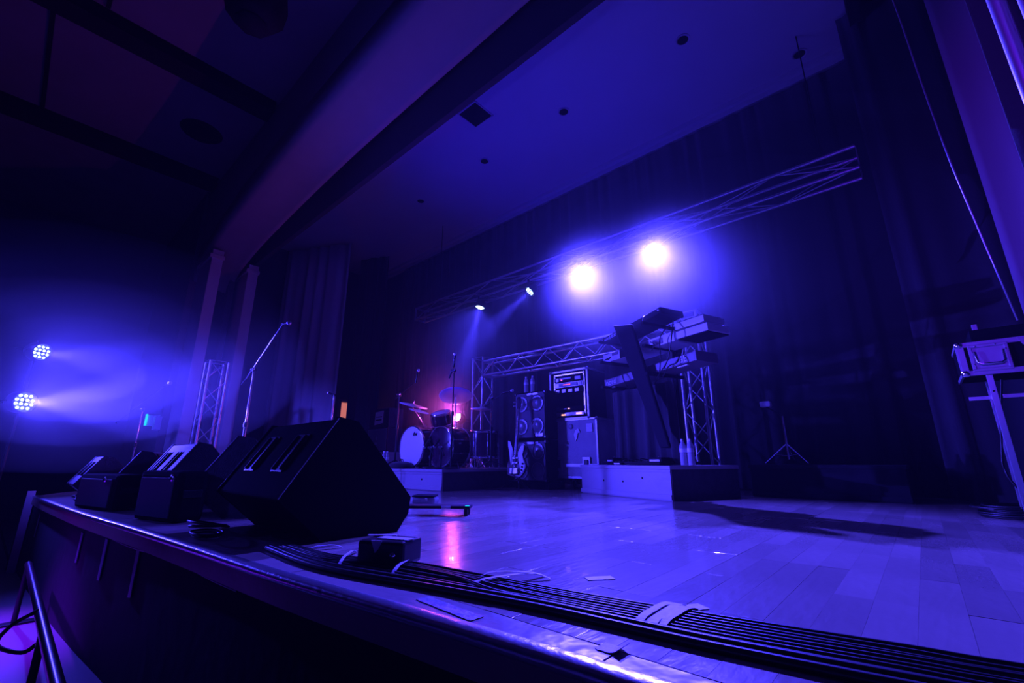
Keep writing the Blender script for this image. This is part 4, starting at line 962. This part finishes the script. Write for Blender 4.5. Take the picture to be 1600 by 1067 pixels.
# ================================================================== FRONT OF STAGE CABLES, TAPE, BOXES
up_ = [(-2.35, 1.02), (-1.95, 1.04), (-1.63, 1.17), (-1.30, 1.21), (-1.12, 1.235), (-.90, 1.26), (-.64, 1.30), (-.40, 1.345), (-.10, 1.40), (.08, 1.43), (.6, 1.56), (1.4, 1.8)]
lo_ = [(-2.35, .90), (-1.95, .88), (-1.66, .90), (-1.30, .98), (-1.05, 1.03), (-.85, 1.065), (-.60, 1.09), (-.40, 1.11), (-.10, 1.16), (.08, 1.20), (.6, 1.32), (1.4, 1.55)]
NC = 8
for i in range(NC):
    s_ = i / (NC - 1) * 0.70 + .30; pts = []
    for j, (a, b) in enumerate(zip(up_, lo_)):
        w_ = s_ + (random.uniform(-.03, .03) if j not in (6, 7) else 0)
        if i in (0, 2) and j in (2, 3): w_ += (.35, .22)[i // 2]
        pts.append((b[0] + (a[0] - b[0]) * w_, b[1] + (a[1] - b[1]) * w_, .0065 + (.006 if (i in (0, 2) and j in (2, 3, 4)) else 0)))
    cable('thin black cable in the taped bundle along the stage lip', pts, .0062, 'bundle of black cables along the stage lip')
pts = [(a[0] * .14 + b[0] * .86, a[1] * .14 + b[1] * .86, .012) for a, b in zip(up_, lo_)]
cable('thick black multicore cable on the lip side of the bundle', pts, .012)
pts = [(b[0], b[1] + .000, .011) for a, b in zip(up_, lo_)]
cable('second thick black cable at the very front of the bundle', pts, .011)
def tape(label, c, L, W_, rz, z=.001, m='tape', curl=0.0, group='strips of gaffer tape on the stage', sag=None):
    N = 8; vs_ = []
    for i in range(N + 1):
        u = -L / 2 + L * i / N
        hz = z + (sag(u) if sag else 0) + curl * max(0, u / L) ** 2
        for k in (-1, 1): 
            for dz in (0, .0015): vs_.append((u, k * W_ / 2 * (1 + .05 * math.sin(i * 2.3 + k)), hz + dz))
    fs = []
    for i in range(N):
        b = i * 4
        fs += [(b + 1, b + 5, b + 7, b + 3), (b, b + 2, b + 6, b + 4), (b, b + 4, b + 5, b + 1), (b + 2, b + 3, b + 7, b + 6)]
    fs += [(0, 1, 3, 2), (N * 4, N * 4 + 2, N * 4 + 3, N * 4 + 1)]
    o = MB().add(vs_, fs).build('tape_strip', m); o.location = (c[0], c[1], 0); o.rotation_euler = (0, 0, rz)
    return tag(o, label, 'tape', group)
over = lambda h, w: (lambda u: h * max(0, 1 - (abs(u) / w) ** 4))
def tape2(label, A_, B_, W_, h=.0, **k):
    a_, b_ = fl(*A_), fl(*B_); d_ = b_ - a_; L_ = d_.length
    return tape(label, ((a_ + b_) / 2)[:2], L_, W_, math.atan2(d_.y, d_.x), sag=over(h, L_ * .48) if h else None, **k)
tape2('widest pale tape strip across the cable bundle near the bottom of the photo', (1000, 990), (1060, 944), .050, .015, z=.001)
tape2('second pale tape strip laid beside the widest one across the bundle', (1022, 988), (1082, 951), .036, .015, z=.0015)
tape2('narrow brighter tape strip on top of the widest one', (990, 985), (1050, 948), .022, .017, z=.003)
tape2('short pale tape scrap on the deck beyond the widest tape', (1066, 952), (1100, 948), .050)
tape2('thin pale tape strip bridging the bundle, left of the widest tape', (724, 919), (850, 901), .018, .018, z=.002)
tape2('second thin tape strip meeting the bridging one at an angle', (748, 903), (860, 906), .014, .02, z=.003)
tape2('pale tape scrap lying alone on the deck beyond the bundle', (916, 905), (958, 903), .045)
tape2('pale tape strip just right of the taped black box', (612, 900), (650, 876), .014, .022, z=.002)
tape2('pale tape strip just left of the taped black box', (528, 887), (556, 864), .012, .022, z=.002)
tape2('thin pale tape strip lying left of the taped black box', (480, 860), (535, 856), .016, .014, z=.002)
tape2('curled pale tape scrap on the front edge of the stage', (938, 1010), (976, 1022), .045, curl=.05)
tape2('wide grey tape strip lying along the lip left of the bundle', (660, 935), (745, 968), .045, m='tapeg')
# taped stage box
q = fl(603, 888)
t = thing('stage_box', 'black stage box with pale tape over its top, on the lip', 'box', (q.x - .07, q.y + .06, 0), math.radians(24))
MB().box((0, 0, .048), (.21, .15, .092), bev=.014).build('box_body', 'plastic', t)
MB().box((.03, -.01, .096), (.15, .05, .004), rot=Euler((0, 0, -.1))).build('tape_strip', 'tape', t)
MB().prism([(-.07, .096), (-.02, .096), (-.035, .065), (-.05, .05)], -.078, -.075, lambda a, b, tt: (a + .03, tt, b)).build('tape_strip', 'tape', t)
MB().box((-.06, .03, .098), (.12, .02, .004), rot=Euler((0, 0, .35))).build('tape_strip', 'tape', t)
MB().lathe([(0, -.01), (.011, -.008), (.013, 0)], c=(.06, -.075, .045), axis=(0, 1, 0), n=12).build('socket', 'chrome', t)
# pedalboard and pedal behind the largest wedge
q = fl(675, 806)
t = thing('pedalboard', 'flat raised pedalboard with a pale sticker behind the largest wedge', 'pedalboard', (q.x - .04, q.y + .06, 0), math.radians(38))
MB().box((0, 0, .062), (.56, .16, .022), bev=.006).build('board', 'keydark', t)
for x in (-.25, .25):
    for y in (-.05, .05): MB().box((x, y, .026), (.03, .03, .05), bev=.006).build('foot', 'rubber', t)
MB().box((.10, -.081, .062), (.07, .004, .018)).build('sticker', 'sticker', t)
MB().box((.262, -.07, .074), (.03, .02, .004)).build('green_glint', 'green', t).scale = (1, 1, 1)  # green glint made as a small glowing chip
q = fl(650, 790)
t = thing('foot_pedal', 'rounded foot pedal with chrome clips beside the pedalboard', 'pedal', (q.x - .02, q.y + .12, 0), math.radians(30))
MB().box((0, 0, .04), (.24, .13, .06), bev=.02).build('casing', 'caseply', t); MB().box((0, -.01, .082), (.22, .12, .014), rot=Euler((.06, 0, 0)), bev=.005).build('treadle', 'keydark', t)
MB().box((.04, -.068, .055), (.03, .012, .02), bev=.003).build('clip', 'chrome', t)
# coil near lip, cables by far fill speaker
q = fl(322, 838)
for i in range(4):
    pts = [(q.x + (.10 + .015 * i) * math.cos(a) * 1.2, q.y + (.06 + .01 * i) * math.sin(a), .010 + .012 * i + .02 * (1 + math.sin(a + i)) * (i > 1)) for a in [k * 2 * PI / 14 for k in range(15)]]
    cable('shiny black cable coiled on the lip under the second wedge', pts, .006, 'small cable coil near the lip', k=3)
for i, (px, py) in enumerate(((118, 780), (122, 786), (192, 790), (200, 796))):
    q = fl(px, py)
    cable('crumpled short cable on the lip beside the black fill speakers', [(q.x - .12, q.y + .02, .01), (q.x - .05, q.y - .03, .03), (q.x + .03, q.y + .04, .05), (q.x + .10, q.y - .01, .02), (q.x + .2, q.y + .03, .01)], .007, 'crumpled cables on the far lip')
# edge cable below the nosing and tape on the stage front
pts = [(x, arc_y(x) + .008, -.075 - .03 * abs(math.sin(x * 2.1))) for x in [-6.4 + i * .25 for i in range(18)]]
cable('thin cable tacked along the stage front just below the lip', pts, .007, k=3)
for i, (px0, py0, px1, py1, w_, lab) in enumerate(((217, 850, 203, 935, .085, 'largest grey tape strip hanging on the black stage front'), (168, 842, 158, 910, .10, 'dim narrow tape strip left of the largest one on the stage front'), (133, 832, 126, 882, .10, 'faint tape strip third from the largest on the stage front'), (76, 802, 66, 835, .12, 'farthest small tape strip on the stage front near its end'))):
    x = -3.6
    for _ in range(8): x = on(px0, py0, 1, arc_y(x) + .02).x
    a = on(px0, py0, 1, arc_y(x) + .02); b = on(px1, py1, 1, arc_y(x) + .02)
    o = MB().prism([(-w_ / 2, 0), (w_ / 2, .0), (w_ / 2, b.z - a.z), (-w_ / 2 + .01, b.z - a.z - .01)], 0, .004, lambda u, v, tt: (u, tt, v)).build('tape_strip', 'tapeg')
    o.location = (a.x, arc_y(a.x) + .022, a.z); tag(o, lab, 'tape', 'tape strips on the stage front')
# guard rail on the hall floor
ry = .30; rz_ = -.42
t = thing('guard_rail', 'black rail with a cable loop in front of the stage at lower left', 'rail', (-3.0, ry, -0.85))
ra = on(38, 905, 1, ry); 
MB().cyl((ra.x + 3.0, 0, .43), (4.2, 0, .43), .024, n=12).build('rail', 'blackmetal', t)
for x in (ra.x + 3.05, -0.45, .75, 2.0, 3.4): MB().cyl((x, 0, 0.01), (x, 0, .43), .018, n=10).build('post', 'blackmetal', t)
for x in (ra.x + 3.05, -0.45, .75, 2.0, 3.4): MB().box((x, 0, .008), (.10, .34, .016), bev=.004).build('foot', 'blackmetal', t)
m_ = MB(); xx = on(52, 985, 1, ry - .02).x + 3.0; m_.tube(smooth_path([(xx - .12, -.01, .45), (xx - .15, -.10, .39), (xx - .06, -.14, .33), (xx + .10, -.05, .31), (xx + .14, -.0, .35)], 5), .010, 8); m_.build('cable_loop', 'rubber', t)

# ================================================================== HAZE CLOUDS
def haze_mat(d):
    m = bpy.data.materials.new('haze'); m.use_nodes = True; nt = m.node_tree
    nt.nodes.remove(nt.nodes['Principled BSDF'])
    v = nt.nodes.new('ShaderNodeVolumeScatter'); v.inputs['Density'].default_value = d; v.inputs['Anisotropy'].default_value = 0.45
    v.inputs['Color'].default_value = (0.95, 0.95, 1, 1)
    nt.links.new(v.outputs[0], nt.nodes['Material Output'].inputs['Volume']); return m
def haze(label, c, s_, d):
    for k, f in ((2.1, .13), (1.55, .20), (1.05, .25), (0.6, .36)):
        me = MB().lathe([(math.sin(a) if 0 < a < PI else 0.0, -math.cos(a)) for a in [PI * i / 12 for i in range(13)]], n=24).build('haze', haze_mat(d * f))
        me.location = c; me.scale = [q_ * k for q_ in s_]; tag(me, label, 'haze', 'drifting stage haze', 'stuff')
haze('blue haze glowing round the middle of the high truss', (-2.9, 5.90, 3.10), (2.0, 0.60, 1.0), 0.17)
haze('blue haze glowing in the beam of the farthest truss light', (-6.3, 5.5, 2.5), (0.8, 0.6, 1.1), 0.15)
haze('bright haze in front of the two blue side lights on the left', (-6.7, 0.4, 1.32), (1.7, 0.9, 0.5), 0.095)
haze('pink haze round the light behind the drums', (-6.1, 5.2, 1.2), (0.6, 0.4, 0.45), 0.22)
